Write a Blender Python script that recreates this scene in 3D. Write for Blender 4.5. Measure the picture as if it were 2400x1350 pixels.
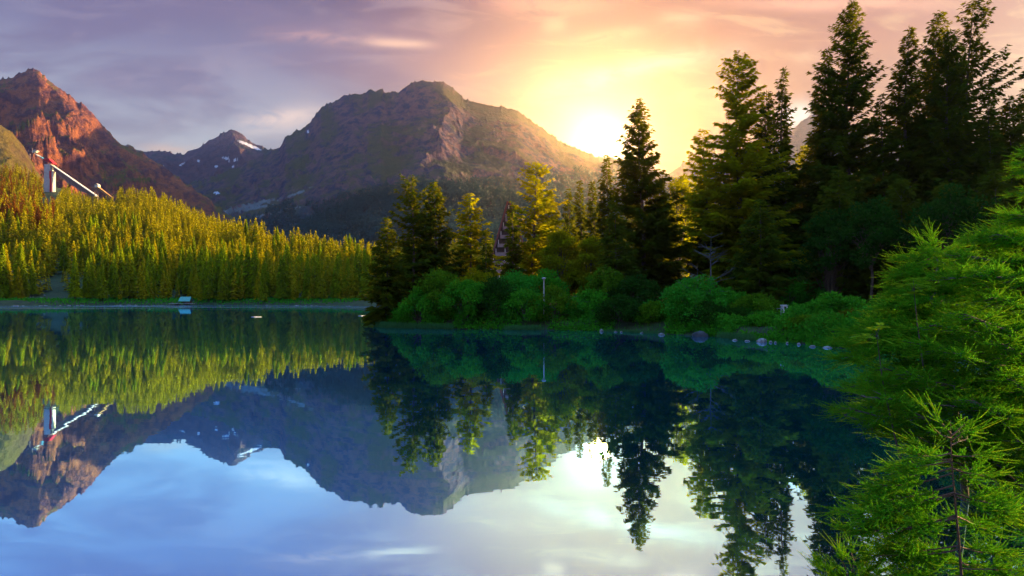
import bpy, math, random
import numpy as np
from math import radians as R

for o in list(bpy.data.objects):
    bpy.data.objects.remove(o)
sc = bpy.context.scene
COL = sc.collection
H = 3.0            # eye height over the lake
F = 1600.0         # focal length in pixels of the 2400 px wide photograph
HOR = 697.0        # horizon row

# ------------------------------------------------------------------ camera
cam_d = bpy.data.cameras.new("camera")
cam = bpy.data.objects.new("camera", cam_d)
COL.objects.link(cam)
cam.location = (0, 0, H)
cam.rotation_euler = (R(90), 0, 0)
cam_d.sensor_width = 36.0
cam_d.lens = 36.0 * F / 2400
cam_d.shift_y = (HOR - 675) / 2400
cam_d.clip_start = 0.05
cam_d.clip_end = 30000
sc.camera = cam

# ------------------------------------------------------------------ exposure
sc.view_settings.view_transform = 'Standard'
sc.view_settings.look = 'None'
sc.view_settings.exposure = 2.25
sc.view_settings.gamma = 1.0
cy = sc.cycles
cy.max_bounces = 6
cy.diffuse_bounces = 2
cy.glossy_bounces = 3
cy.transmission_bounces = 3
cy.volume_bounces = 0
cy.transparent_max_bounces = 4
cy.sample_clamp_indirect = 4
cy.caustics_reflective = False
cy.caustics_refractive = False

# ------------------------------------------------------------------ sun
SUN_AZ, SUN_EL = 71.0, 8.5
sd = bpy.data.lights.new("sun", 'SUN')
sun = bpy.data.objects.new("sun", sd)
COL.objects.link(sun)
sun.rotation_euler = (R(90 - SUN_EL), 0, R(180 - SUN_AZ))
sd.energy = 5.0
sd.angle = R(0.6)
sd.color = (1.0, 0.62, 0.22)

# ------------------------------------------------------------------ node helper
class NT:
    def __init__(s, tree):
        s.t = tree
        s.n = tree.nodes
        s.l = tree.links
    def new(s, typ, **kw):
        n = s.n.new(typ)
        for k, v in kw.items():
            if k.startswith('i_'):
                key = k[2:].replace('_', ' ')
                n.inputs[key].default_value = v
            else:
                setattr(n, k, v)
        return n
    def link(s, a, b):
        s.l.new(a, b)
    def put(s, v, sock):
        if hasattr(v, 'is_output'):
            s.l.new(v, sock)
        else:
            sock.default_value = v
    def m(s, op, a, b=None, c=None, clamp=False):
        n = s.n.new('ShaderNodeMath')
        n.operation = op
        n.use_clamp = clamp
        s.put(a, n.inputs[0])
        if b is not None: s.put(b, n.inputs[1])
        if c is not None: s.put(c, n.inputs[2])
        return n.outputs[0]
    def ss(s, v, lo, hi, a=0.0, b=1.0):
        n = s.n.new('ShaderNodeMapRange')
        n.interpolation_type = 'SMOOTHSTEP'
        s.put(v, n.inputs['Value'])
        n.inputs['From Min'].default_value = lo
        n.inputs['From Max'].default_value = hi
        n.inputs['To Min'].default_value = a
        n.inputs['To Max'].default_value = b
        return n.outputs['Result']
    def mix(s, f, a, b, mode='MIX'):
        n = s.n.new('ShaderNodeMix')
        n.data_type = 'RGBA'
        n.blend_type = mode
        s.put(f, n.inputs[0])
        s.put(a if hasattr(a, 'is_output') else (*a[:3], 1), n.inputs[6])
        s.put(b if hasattr(b, 'is_output') else (*b[:3], 1), n.inputs[7])
        return n.outputs[2]
    def noise(s, vec, scale, detail=4, rough=0.5, dist=0.0):
        n = s.n.new('ShaderNodeTexNoise')
        n.inputs['Scale'].default_value = scale
        n.inputs['Detail'].default_value = detail
        n.inputs['Roughness'].default_value = rough
        n.inputs['Distortion'].default_value = dist
        if vec is not None: s.l.new(vec, n.inputs['Vector'])
        return n.outputs['Fac']
    def ramp(s, f, stops):
        n = s.n.new('ShaderNodeValToRGB')
        e = n.color_ramp.elements
        while len(e) < len(stops): e.new(0.5)
        for el, (p, c) in zip(e, stops):
            el.position = p
            el.color = (*c[:3], 1)
        s.put(f, n.inputs[0])
        return n.outputs[0]
    def comb(s, x, y, z):
        n = s.n.new('ShaderNodeCombineXYZ')
        s.put(x, n.inputs[0]); s.put(y, n.inputs[1]); s.put(z, n.inputs[2])
        return n.outputs[0]

def lin(r, g, b):
    f = lambda c: (c / 255 / 12.92) if c / 255 <= 0.04045 else ((c / 255 + 0.055) / 1.055) ** 2.4
    return (f(r), f(g), f(b))

# ------------------------------------------------------------------ world: evening sky
world = bpy.data.worlds.new("World")
sc.world = world
world.use_nodes = True
w = NT(world.node_tree)
w.n.clear()
tc = w.new('ShaderNodeTexCoord')
sep = w.new('ShaderNodeSeparateXYZ')
w.link(tc.outputs['Generated'], sep.inputs[0])
dx, dy, dz = sep.outputs
el = w.m('MULTIPLY', w.m('ARCSINE', dz), 57.2958)
az = w.m('MULTIPLY', w.m('ARCTAN2', dx, dy), 57.2958)
eln = w.m('DIVIDE', el, 90.0, clamp=True)
cool = w.ramp(eln, [(0.0, lin(228, 224, 212)), (0.10, lin(222, 226, 226)), (0.155, lin(190, 192, 202)),
                    (0.205, lin(136, 126, 152)), (0.255, lin(84, 70, 104)), (0.38, lin(90, 125, 215)), (0.6, (0.26, 0.92, 2.0)), (1.0, (0.26, 0.98, 2.1))])
warm = w.ramp(eln, [(0.0, lin(232, 166, 96)), (0.11, lin(226, 158, 98)), (0.16, lin(214, 138, 86)),
                    (0.21, lin(196, 110, 78)), (0.258, lin(150, 74, 66)), (0.38, lin(110, 115, 185)), (0.6, (0.26, 0.90, 1.9)), (1.0, (0.26, 0.98, 2.1))])
# broad side-to-side change
fa = w.m('MULTIPLY', w.ss(az, -20, 12), w.ss(az, 140, 60))
base = w.mix(fa, cool, warm)
# sky-plane coordinates of the western sky (direction only)
yy = w.m('MAXIMUM', dy, 0.05)
U = w.m('DIVIDE', dx, yy)      # tan(azimuth)
V = w.m('DIVIDE', dz, yy)      # tan(height)
west = w.ss(dy, 0.1, 0.4)
# soft cloud sheets
nv = w.comb(w.m('ADD', U, w.m('MULTIPLY', V, 0.6)), w.m('MULTIPLY', V, 4.2), 0.0)
n1 = w.noise(nv, 2.3, 6, 0.55, 0.6)
n2 = w.noise(nv, 6.5, 7, 0.6, 0.9)
sheet = w.m('MULTIPLY', w.ss(n1, 0.44, 0.60), w.ss(V, 0.12, 0.32))
base = w.mix(w.m('MULTIPLY', sheet, 0.75), base, w.mix(fa, lin(126, 106, 132), lin(186, 108, 74)))
fine = w.m('MULTIPLY', w.ss(n2, 0.50, 0.64), w.ss(V, 0.10, 0.26))
base = w.mix(w.m('MULTIPLY', fine, w.m('ADD', 0.16, w.m('MULTIPLY', fa, 0.5))), base, w.mix(fa, lin(206, 186, 190), lin(255, 196, 132)))
# single wisps: (x0,y0,x1,y1,width px,strength,colour)
wn_vec = w.comb(w.m('MULTIPLY', U, 1.0), w.m('MULTIPLY', V, 2.6), 0.3)
wn = w.noise(wn_vec, 11.0, 8, 0.62, 1.2)
wn2 = w.noise(wn_vec, 3.6, 4, 0.5, 0.3)
def wisp(base, x0, y0, x1, y1, wd, k, col, lo=0.36, hi=0.66):
    u0, v0, u1, v1 = (x0 - 1200) / F, (HOR - y0) / F, (x1 - 1200) / F, (HOR - y1) / F
    L = math.hypot(u1 - u0, v1 - v0)
    ex, ey = (u1 - u0) / L, (v1 - v0) / L
    du = w.m('SUBTRACT', U, (u0 + u1) / 2)
    dv = w.m('SUBTRACT', V, (v0 + v1) / 2)
    a = w.m('ADD', w.m('MULTIPLY', du, ex), w.m('MULTIPLY', dv, ey))
    b = w.m('ADD', w.m('MULTIPLY', du, -ey), w.m('MULTIPLY', dv, ex))
    b = w.m('ADD', b, w.m('MULTIPLY', w.m('SUBTRACT', wn2, 0.5), wd / F * 2.4))
    a2 = w.m('POWER', w.m('ABSOLUTE', w.m('DIVIDE', a, L * 0.5)), 3.0)
    b2 = w.m('POWER', w.m('ABSOLUTE', w.m('DIVIDE', b, wd / F)), 2.0)
    g = w.m('EXPONENT', w.m('MULTIPLY', w.m('ADD', a2, b2), -1.0))
    g = w.m('MULTIPLY', w.m('MULTIPLY', g, w.ss(wn, lo, hi)), west)
    return w.mix(w.m('MULTIPLY', g, k), base, col)
base = wisp(base, 1240, 215, 1700, 118, 24, 1.0, (1.25, 1.0, 0.62), 0.3, 0.6)
base = wisp(base, 1130, 265, 1330, 225, 20, 0.6, lin(255, 216, 150))
base = wisp(base, 575, 298, 750, 262, 26, 1.0, (1.15, .88, .72), 0.22, 0.5)
base = wisp(base, 640, 80, 1020, 104, 16, 0.9, lin(236, 178, 160))
base = wisp(base, 860, 100, 1010, 104, 10, 1.0, (1.1, .66, .42), 0.2, 0.45)
base = wisp(base, 1060, 178, 1180, 168, 9, 0.7, lin(250, 200, 150))
base = wisp(base, 1150, 10, 1440, 14, 20, 1.0, (1.0, .42, .22), 0.3, 0.55)
base = wisp(base, 1270, 60, 1325, 52, 18, 1.0, (1.05, .50, .27), 0.2, 0.45)
base = wisp(base, 1330, 100, 1520, 70, 14, 0.8, (1.05, .56, .30), 0.3, 0.6)
base = wisp(base, 1550, 45, 1650, 40, 20, 1.0, (1.1, .50, .26), 0.25, 0.5)
base = wisp(base, 1720, 0, 2230, 12, 18, 1.0, (1.1, .48, .26), 0.3, 0.55)
base = wisp(base, 1860, 140, 1960, 105, 16, 0.8, (1.1, .66, .36))
base = wisp(base, 1300, 205, 1900, 200, 60, 0.35, lin(252, 196, 140))
base = wisp(base, 1240, 250, 1420, 262, 26, 0.5, lin(255, 226, 170))
base = wisp(base, 330, 345, 460, 352, 12, 0.8, lin(250, 214, 190), 0.25, 0.5)
base = wisp(base, 1838, 285, 1905, 265, 30, 1.0, (1.3, 1.25, 1.15), 0.2, 0.4)
base = wisp(base, 150, 190, 620, 170, 26, 0.25, lin(214, 190, 196))
# the low sun's glow in the sky behind the ridge
gx, gy, gz = (1405 - 1200) / F, 1.0, (HOR - 338) / F
gl = math.sqrt(gx * gx + gy * gy + gz * gz)
dot = w.m('ADD', w.m('ADD', w.m('MULTIPLY', dx, gx / gl), w.m('MULTIPLY', dy, gy / gl)), w.m('MULTIPLY', dz, gz / gl))
ang = w.m('MULTIPLY', w.m('ARCCOSINE', w.m('MINIMUM', dot, 0.999999)), 57.2958)
def add_glow(base, width, power, col, k):
    g = w.m('EXPONENT', w.m('MULTIPLY', w.m('POWER', w.m('DIVIDE', ang, width), power), -1.0))
    vm = w.new('ShaderNodeVectorMath', operation='SCALE')
    vm.inputs[0].default_value = col
    w.link(w.m('MULTIPLY', g, k), vm.inputs['Scale'])
    va = w.new('ShaderNodeVectorMath', operation='ADD')
    w.link(base, va.inputs[0]); w.link(vm.outputs[0], va.inputs[1])
    return va.outputs[0]
base = add_glow(base, 11.0, 1.2, (1.0, 0.38, 0.05), 0.12)
base = add_glow(base, 4.2, 1.6, (1.0, 0.62, 0.24), 0.5)
base = add_glow(base, 1.9, 1.7, (1.0, 0.85, 0.60), 3.0)
base = add_glow(base, 0.30, 2.0, (1.0, 0.36, 0.05), 26000.0)
bg = w.new('ShaderNodeBackground')
w.link(base, bg.inputs[0])
bg.inputs[1].default_value = 0.245
sky = w.new('ShaderNodeTexSky', sky_type='NISHITA', sun_disc=False)
sky.sun_elevation = R(SUN_EL)
sky.sun_rotation = R(SUN_AZ)
bg2 = w.new('ShaderNodeBackground')
w.link(sky.outputs[0], bg2.inputs[0])
bg2.inputs[1].default_value = 0.006
ad = w.new('ShaderNodeAddShader')
w.link(bg.outputs[0], ad.inputs[0]); w.link(bg2.outputs[0], ad.inputs[1])
wo = w.new('ShaderNodeOutputWorld')
w.link(ad.outputs[0], wo.inputs[0])
world.cycles.sampling_method = 'MANUAL'
world.cycles.sample_map_resolution = 2048

# ------------------------------------------------------------------ helpers
rng = np.random.default_rng(7)

def P(px, py, Y):
    return np.array([(px - 1200) / F * Y, Y, H + (HOR - py) / F * Y])

def hash2(ix, iy, seed):
    h = (ix.astype(np.int64) * 374761393 + iy.astype(np.int64) * 668265263 + seed * 974711) & 0xffffffff
    h = ((h ^ (h >> 13)) * 1274126177) & 0xffffffff
    h = h ^ (h >> 16)
    return (h & 0xffffff) / float(0xffffff)

def vnoise(x, y, seed=0):
    ix, iy = np.floor(x), np.floor(y)
    fx, fy = x - ix, y - iy
    fx = fx * fx * fx * (fx * (fx * 6 - 15) + 10); fy = fy * fy * fy * (fy * (fy * 6 - 15) + 10)
    a = hash2(ix, iy, seed); b = hash2(ix + 1, iy, seed)
    c = hash2(ix, iy + 1, seed); d = hash2(ix + 1, iy + 1, seed)
    return (a + (b - a) * fx) * (1 - fy) + (c + (d - c) * fx) * fy

def fbm(x, y, oct=5, seed=0, gain=0.5):
    s = 0; a = 1; t = 0
    for i in range(oct):
        s = s + a * vnoise(x, y, seed + i * 17); t += a
        x, y = x * 1.97 + 3.1 + 0.3 * y, y * 1.97 - 0.3 * x * 0.5; a *= gain
    return s / t

def ridged(x, y, oct=6, seed=0, gain=0.55):
    s = 0; a = 1; t = 0; prev = 1
    for i in range(oct):
        n = 1 - np.abs(2 * vnoise(x, y, seed + i * 31) - 1)
        n = n * n
        s = s + a * n * prev; t += a; prev = np.clip(n * 1.3, 0, 1)
        c, q = math.cos(0.6), math.sin(0.6)
        x, y = (x * c - y * q) * 2.03 + 1.7, (x * q + y * c) * 2.03 - 4.1; a *= gain
    return s / t

def mesh_np(name, verts, faces, mats, smooth=False, mat_idx=None):
    """faces: (n,3|4) int array or a list of such arrays"""
    if not isinstance(faces, list): faces = [faces]
    faces = [f for f in faces if len(f)]
    verts = np.ascontiguousarray(verts, dtype=np.float32)
    me = bpy.data.meshes.new(name)
    me.vertices.add(len(verts))
    me.vertices.foreach_set('co', verts.ravel())
    loops = np.concatenate([f.ravel() for f in faces]).astype(np.int32)
    cnt = np.concatenate([np.full(len(f), f.shape[1]) for f in faces]).astype(np.int32)
    me.loops.add(len(loops))
    me.loops.foreach_set('vertex_index', loops)
    me.polygons.add(len(cnt))
    starts = np.concatenate([[0], np.cumsum(cnt)[:-1]]).astype(np.int32)
    me.polygons.foreach_set('loop_start', starts)
    for m_ in (mats if isinstance(mats, (list, tuple)) else [mats]):
        me.materials.append(m_)
    if mat_idx is not None:
        me.polygons.foreach_set('material_index', mat_idx.astype(np.int32))
    me.polygons.foreach_set('use_smooth', np.full(len(cnt), bool(smooth)))
    me.update(calc_edges=True)
    return me

def link(name, me, parent=None, label=None, cat=None, group=None, kind=None, loc=None):
    o = bpy.data.objects.new(name, me)
    COL.objects.link(o)
    if loc is not None: o.location = loc
    if parent is not None: o.parent = parent
    for k, v in (('label', label), ('category', cat), ('group', group), ('kind', kind)):
        if v: o[k] = v
    return o

def grid_faces(nr, nc, wrap=False):
    i = np.arange(nr - 1)[:, None]
    j = np.arange(nc if wrap else nc - 1)[None, :]
    j2 = (j + 1) % nc
    a = i * nc + j; b = i * nc + j2; c = (i + 1) * nc + j2; d = (i + 1) * nc + j
    return np.stack([a, b, c, d], -1).reshape(-1, 4)

class Geo:
    """collects quads and tris for one mesh"""
    def __init__(s): s.v = []; s.q = []; s.t = []; s.n = 0
    def add(s, v, f):
        v = np.asarray(v, float); f = np.asarray(f, int)
        (s.q if f.shape[1] == 4 else s.t).append(f + s.n)
        s.v.append(v); s.n += len(v)
    def tube(s, pts, rad, sides=6, cap=True):
        pts = np.asarray(pts, float); n = len(pts)
        rad = np.broadcast_to(rad, (n,))
        tan = np.gradient(pts, axis=0); tan /= np.linalg.norm(tan, axis=1)[:, None] + 1e-9
        ref = np.array([0.0, 0, 1]) if abs(tan[0][2]) < 0.8 else np.array([1.0, 0, 0])
        sd_ = np.cross(tan, ref); sd_ /= np.linalg.norm(sd_, axis=1)[:, None] + 1e-9
        up = np.cross(sd_, tan)
        a = np.arange(sides) * 2 * math.pi / sides
        ring = pts[:, None] + rad[:, None, None] * (np.cos(a)[None, :, None] * sd_[:, None] + np.sin(a)[None, :, None] * up[:, None])
        v = ring.reshape(-1, 3)
        s.add(v, grid_faces(n, sides, True)[:, ::-1])
        if cap:
            for e, r_ in ((0, ring[0]), (n - 1, ring[-1])):
                c = np.vstack([r_, pts[e]])
                k = np.arange(sides)
                s.add(c, np.stack([k, (k + 1) % sides, np.full(sides, sides)], 1))
    def box(s, c, sz, rz=0.0, M=None):
        c = np.asarray(c, float); h = np.asarray(sz, float) / 2
        v = np.array([[x, y, z] for z in (-1, 1) for y in (-1, 1) for x in (-1, 1)]) * h
        if M is not None: v = v @ np.asarray(M).T
        if rz:
            cz, sz_ = math.cos(rz), math.sin(rz)
            v = v @ np.array([[cz, sz_, 0], [-sz_, cz, 0], [0, 0, 1]])
        s.add(v + c, [[0, 2, 3, 1], [4, 5, 7, 6], [0, 1, 5, 4], [2, 6, 7, 3], [0, 4, 6, 2], [1, 3, 7, 5]])
    def mesh(s, name, mats, smooth=False):
        v = np.vstack(s.v)
        f = []
        if s.q: f.append(np.vstack(s.q))
        if s.t: f.append(np.vstack(s.t))
        return mesh_np(name, v, f, mats, smooth)

def unit(v): return v / (np.linalg.norm(v, axis=-1, keepdims=True) + 1e-9)

def kites(B, d, s, L, W, bend=0.0):
    """leaf shaped quads: base B, direction d, side s"""
    L = np.asarray(L)[:, None]; W = np.asarray(W)[:, None]
    d = unit(d); s = unit(s - (s * d).sum(-1, keepdims=True) * d)
    mid = B + 0.42 * L * d
    v = np.stack([B, mid + 0.5 * W * s, B + L * d, mid - 0.5 * W * s], 1)
    if bend: v[:, 2, 2] -= bend * L[:, 0]
    n = len(B)
    return v.reshape(-1, 3), (np.arange(n)[:, None] * 4 + np.arange(4)[None, :])

# ------------------------------------------------------------------ materials
def mat(name):
    m = bpy.data.materials.new(name)
    m.use_nodes = True
    t = NT(m.node_tree)
    t.n.clear()
    out = t.new('ShaderNodeOutputMaterial')
    return m, t, out

def foliage_mat(name, c0, c1, c2=None, trans=0.4, tcol=None, patch=0.3, sat=0):
    m, t, out = mat(name)
    geo = t.new('ShaderNodeNewGeometry')
    oi = t.new('ShaderNodeObjectInfo')
    rpi = geo.outputs['Random Per Island']
    n = t.noise(geo.outputs['Position'], patch, 2, 0.6)
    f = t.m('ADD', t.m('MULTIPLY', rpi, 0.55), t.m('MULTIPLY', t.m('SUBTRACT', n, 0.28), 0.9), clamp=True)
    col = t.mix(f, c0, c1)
    if c2 is not None:
        col = t.mix(t.ss(oi.outputs['Random'], 0.55, 1.0), col, c2)
    tc_ = t.mix(0.5, col, tcol if tcol else c1)
    d = t.new('ShaderNodeBsdfDiffuse'); t.link(col, d.inputs[0])
    tr = t.new('ShaderNodeBsdfTranslucent'); t.link(tc_, tr.inputs[0])
    mx = t.new('ShaderNodeMixShader'); mx.inputs[0].default_value = trans
    t.link(d.outputs[0], mx.inputs[1]); t.link(tr.outputs[0], mx.inputs[2])
    t.link(mx.outputs[0], out.inputs[0])
    return m

def simple_mat(name, c0, c1=None, scale=3.0, rough=0.8, bump=0.0, metallic=0.0, detail=5, obj=True):
    m, t, out = mat(name)
    tcn = t.new('ShaderNodeTexCoord')
    vec = tcn.outputs['Object']
    b = t.new('ShaderNodeBsdfPrincipled')
    b.inputs['Roughness'].default_value = rough
    b.inputs['Metallic'].default_value = metallic
    n = t.noise(vec, scale, detail, 0.6)
    if c1 is None: c1 = tuple(x * 0.6 for x in c0)
    t.link(t.mix(t.ss(n, 0.3, 0.7), c0, c1), b.inputs['Base Color'])
    if bump:
        bp = t.new('ShaderNodeBump'); bp.inputs['Strength'].default_value = bump
        t.link(n, bp.inputs['Height']); t.link(bp.outputs[0], b.inputs['Normal'])
    t.link(b.outputs[0], out.inputs[0])
    return m

M_spruce = foliage_mat('spruce_needles', (0.010, 0.045, 0.008), (0.075, 0.13, 0.006), (0.055, 0.085, 0.006), 0.4, (0.34, 0.32, 0.003))
M_larch = foliage_mat('larch_needles', (0.045, 0.11, 0.004), (0.20, 0.27, 0.004), (0.16, 0.20, 0.004), 0.6, (0.75, 0.68, 0.002))
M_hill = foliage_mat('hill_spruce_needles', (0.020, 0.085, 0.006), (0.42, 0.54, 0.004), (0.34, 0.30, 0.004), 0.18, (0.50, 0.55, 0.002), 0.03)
M_rust = foliage_mat('rusty_needles', (0.18, 0.065, 0.010), (0.32, 0.12, 0.012), None, 0.3, (0.24, 0.09, 0.01), 0.05)
M_leaf = foliage_mat('shrub_leaves', (0.012, 0.15, 0.014), (0.11, 0.50, 0.018), (0.04, 0.36, 0.03), 0.4, (0.09, 0.30, 0.008), 0.8)
M_leafd = foliage_mat('dark_tree_leaves', (0.008, 0.045, 0.010), (0.035, 0.13, 0.010), None, 0.35, (0.06, 0.16, 0.008), 0.8)
M_olive = foliage_mat('olive_shrub_leaves', (0.020, 0.10, 0.008), (0.15, 0.36, 0.010), None, 0.4, (0.16, 0.26, 0.006), 0.8)
M_leafy = foliage_mat('birch_leaves', (0.06, 0.12, 0.004), (0.22, 0.24, 0.004), None, 0.6, (0.70, 0.62, 0.002), 0.6)
M_far = foliage_mat('haze_tinted_far_needles', (0.020, 0.085, 0.090), (0.06, 0.15, 0.14), None, 0.25, (0.10, 0.10, 0.004), 0.006)  # blue of distance haze and shade painted into the needle colour
M_fore = foliage_mat('fresh_larch_needles', (0.010, 0.12, 0.006), (0.16, 0.62, 0.02), None, 0.35, (0.16, 0.45, 0.01), 3.0)
M_rowan = foliage_mat('rowan_leaves', (0.16, 0.36, 0.012), (0.30, 0.48, 0.02), None, 0.35, (0.35, 0.45, 0.01), 3.0)
M_reed = foliage_mat('reed_blades', (0.03, 0.16, 0.05), (0.10, 0.28, 0.08), None, 0.3, None, 2.0)
M_bark = simple_mat('grey_brown_bark', (0.055, 0.042, 0.036), (0.14, 0.11, 0.095), 6.0, 0.95, 0.4)
M_pale_bark = simple_mat('pale_bark', (0.06, 0.055, 0.06), (0.14, 0.13, 0.14), 5.0, 0.9, 0.3)
M_redbark = simple_mat('reddish_twig_bark', (0.16, 0.07, 0.04), (0.09, 0.05, 0.035), 40.0, 0.8, 0.2)
M_rock = simple_mat('granite_boulder', (0.34, 0.34, 0.33), (0.10, 0.105, 0.10), 4.0, 0.85, 0.4)
M_darkrock = simple_mat('dark_wet_granite', (0.045, 0.05, 0.055), (0.025, 0.03, 0.03), 3.0, 0.6, 0.4)

# ------------------------------------------------------------------ lake outline and ground
def shore(px, py):
    Y = H * F / (py - HOR)
    return ((px - 1200) / F * Y, Y)
LAKE = [(-6, 3.2), (2.5, 2.6), (5.2, 3.4), (10.5, 6.5), (19, 14), (23.5, 26), (21.5, 35),
        shore(1930, 812), shore(1870, 805), shore(1800, 800), shore(1740, 796), shore(1680, 790), shore(1560, 783), shore(1480, 778),
        shore(1420, 776.5), shore(1340, 775), shore(1270, 773), shore(1200, 773), shore(1060, 771), shore(960, 769), shore(905, 767.5), shore(886, 765),
        (-13.2, 74), (-10, 84), (-7, 110), (-12, 160), (-36, 222), shore(880, 718.3), shore(800, 716.5), shore(640, 715.5), shore(470, 714.8),
        shore(420, 715.6), shore(250, 715.2), shore(120, 716.2), shore(0, 717.0), (-230, 255), (-330, 200), (-360, 100), (-260, 20), (-120, 6), (-30, 4)]
LAKE = np.array(LAKE, float)

def lake_sd(x, y):
    """signed distance to the lake's edge, negative in the water"""
    x = np.asarray(x, float); y = np.asarray(y, float)
    d = np.full(x.shape, 1e9); inside = np.zeros(x.shape, bool)
    n = len(LAKE)
    for i in range(n):
        ax, ay = LAKE[i]; bx, by = LAKE[(i + 1) % n]
        ex, ey = bx - ax, by - ay
        t = np.clip(((x - ax) * ex + (y - ay) * ey) / (ex * ex + ey * ey), 0, 1)
        d = np.minimum(d, np.hypot(x - ax - t * ex, y - ay - t * ey))
        c = ((ay > y) != (by > y)) & (x < (bx - ax) * (y - ay) / (by - ay + 1e-12) + ax)
        inside ^= c
    return np.where(inside, -d, d)

def sstep(v, a, b):
    t = np.clip((v - a) / (b - a), 0, 1)
    return t * t * (3 - 2 * t)

# ground crest of the forested hill on the left: column, row of the tree line, distance, tree height
HILL = np.array([[-700, 330, 1000], [-300, 340, 960], [0, 392, 900], [60, 396, 880], [130, 410, 850], [200, 437, 800], [260, 452, 760], [330, 455, 720],
                 [400, 468, 680], [450, 488, 640], [500, 512, 600], [560, 533, 560], [620, 549, 520], [700, 563, 470], [800, 577, 420],
                 [870, 584, 400], [1000, 588, 400], [1150, 600, 420], [1300, 640, 450], [1400, 690, 480]], float)
TREE_H = 15.0
def ground_z(x, y, sdv=None):
    x = np.asarray(x, float); y = np.asarray(y, float)
    if sdv is None: sdv = lake_sd(x, y)
    wob = (fbm(x * 0.35, y * 0.35, 3, 5) - 0.5) * 1.0 * sstep(np.abs(sdv), 60, 0)
    s = sdv + wob * 1.2
    z = np.where(s < 0, np.maximum(-3.0, s * 0.35) - 0.03, 0.05 + 0.85 * sstep(s, 0, 2.2) + 0.95 * sstep(s, 2.5, 9) + 2.2 * sstep(s, 16, 60))
    z = z + (fbm(x * 0.12, y * 0.12, 4, 11) - 0.5) * 0.7 * sstep(s, 1, 12)
    ya = np.maximum(y, 1.0)
    u = np.clip(1200 + F * x / ya, -700, 3200)
    front = sstep(y, 60, 200)
    # left hill
    Yr = np.interp(u, HILL[:, 0], HILL[:, 2]); pr = np.interp(u, HILL[:, 0], HILL[:, 1])
    zr = H + (HOR - pr) / F * Yr - TREE_H
    zr = np.maximum(zr, 3)
    Ys = 268.0
    t = np.clip((y - Ys) / (Yr - Ys), 0, 3)
    up = sstep(t, 0, 0.25) * 0.35 * t + 0.65 * t ** 1.15
    prof = np.where(t < 1, up, 1 - 0.35 * sstep(t, 1, 2.6))
    hl = (zr - 3) * prof * (0.25 + 0.75 * sstep(s, 8, 60)) * sstep(u, 1450, 1250) * front
    hl = hl + (fbm(x * 0.012, y * 0.012, 4, 23) - 0.5) * 20 * sstep(t, 0.1, 0.5) * sstep(t, 1.05, 0.7) * sstep(u, 1300, 1000)
    # wooded rise behind the trees on the right
    hr = 55 * sstep(u, 1790, 2080) * np.exp(-((y - 560) / 170.0) ** 2) * front
    hr = hr + 42 * sstep(u, 1340, 1520) * np.exp(-((y - 380) / 100.0) ** 2) * front * sstep(s, 2, 60)  # nearer swell, added and raised to cast shade on the far shore
    z = z + np.maximum(hl, 0) + hr
    dist = np.hypot(x, y)
    z = z + sstep(dist, 900, 5000) * 30 + (fbm(x * 0.002, y * 0.002, 3, 3) - 0.5) * 20 * sstep(dist, 1000, 2500)
    return z

azs = np.concatenate([np.arange(-180, -44, 3.0), np.arange(-44, 44, 0.14), np.arange(44, 180, 3.0)])
rs = 1.2 * (4300 / 1.2) ** (np.linspace(0, 1, 480))
A, RR = np.meshgrid(np.radians(azs), rs)
gx_, gy_ = np.sin(A) * RR, np.cos(A) * RR
gz_ = ground_z(gx_, gy_)
gv = np.stack([gx_, gy_, gz_], -1).reshape(-1, 3)
gf = grid_faces(len(rs), len(azs), True)[:, ::-1]
gv = np.vstack([gv, [[0, 0, 0.6]]])
k = np.arange(len(azs))
cap = np.stack([k, np.full(len(azs), len(gv) - 1), (k + 1) % len(azs)], 1)[:, ::-1]
m, t, out = mat('forest_ground')
geo = t.new('ShaderNodeNewGeometry')
n1 = t.noise(geo.outputs['Position'], 0.5, 6, 0.6)
n2 = t.noise(geo.outputs['Position'], 0.05, 4, 0.6)
c = t.mix(t.ss(n1, 0.35, 0.65), (0.014, 0.030, 0.006), (0.035, 0.070, 0.010))
c = t.mix(t.ss(n2, 0.5, 0.7), c, (0.03, 0.055, 0.012))
b = t.new('ShaderNodeBsdfPrincipled'); b.inputs['Roughness'].default_value = 0.95
t.link(c, b.inputs['Base Color'])
bp = t.new('ShaderNodeBump'); bp.inputs['Strength'].default_value = 0.6; bp.inputs['Distance'].default_value = 0.2
t.link(n1, bp.inputs['Height']); t.link(bp.outputs[0], b.inputs['Normal'])
t.link(b.outputs[0], out.inputs[0])
M_ground = m
link('ground', mesh_np('ground', gv, [gf, cap], M_ground, True), kind='structure')

# ------------------------------------------------------------------ water
m, t, out = mat('lake_water')
geo = t.new('ShaderNodeNewGeometry')
sx = t.new('ShaderNodeSeparateXYZ'); t.link(geo.outputs['Position'], sx.inputs[0])
X_, Y_, Z_ = sx.outputs
rip = t.noise(t.comb(t.m('MULTIPLY', X_, 0.5), Y_, 0.0), 0.9, 3, 0.55)
rip2 = t.noise(t.comb(t.m('MULTIPLY', X_, 0.35), Y_, 0.0), 0.16, 2, 0.5)
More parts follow.
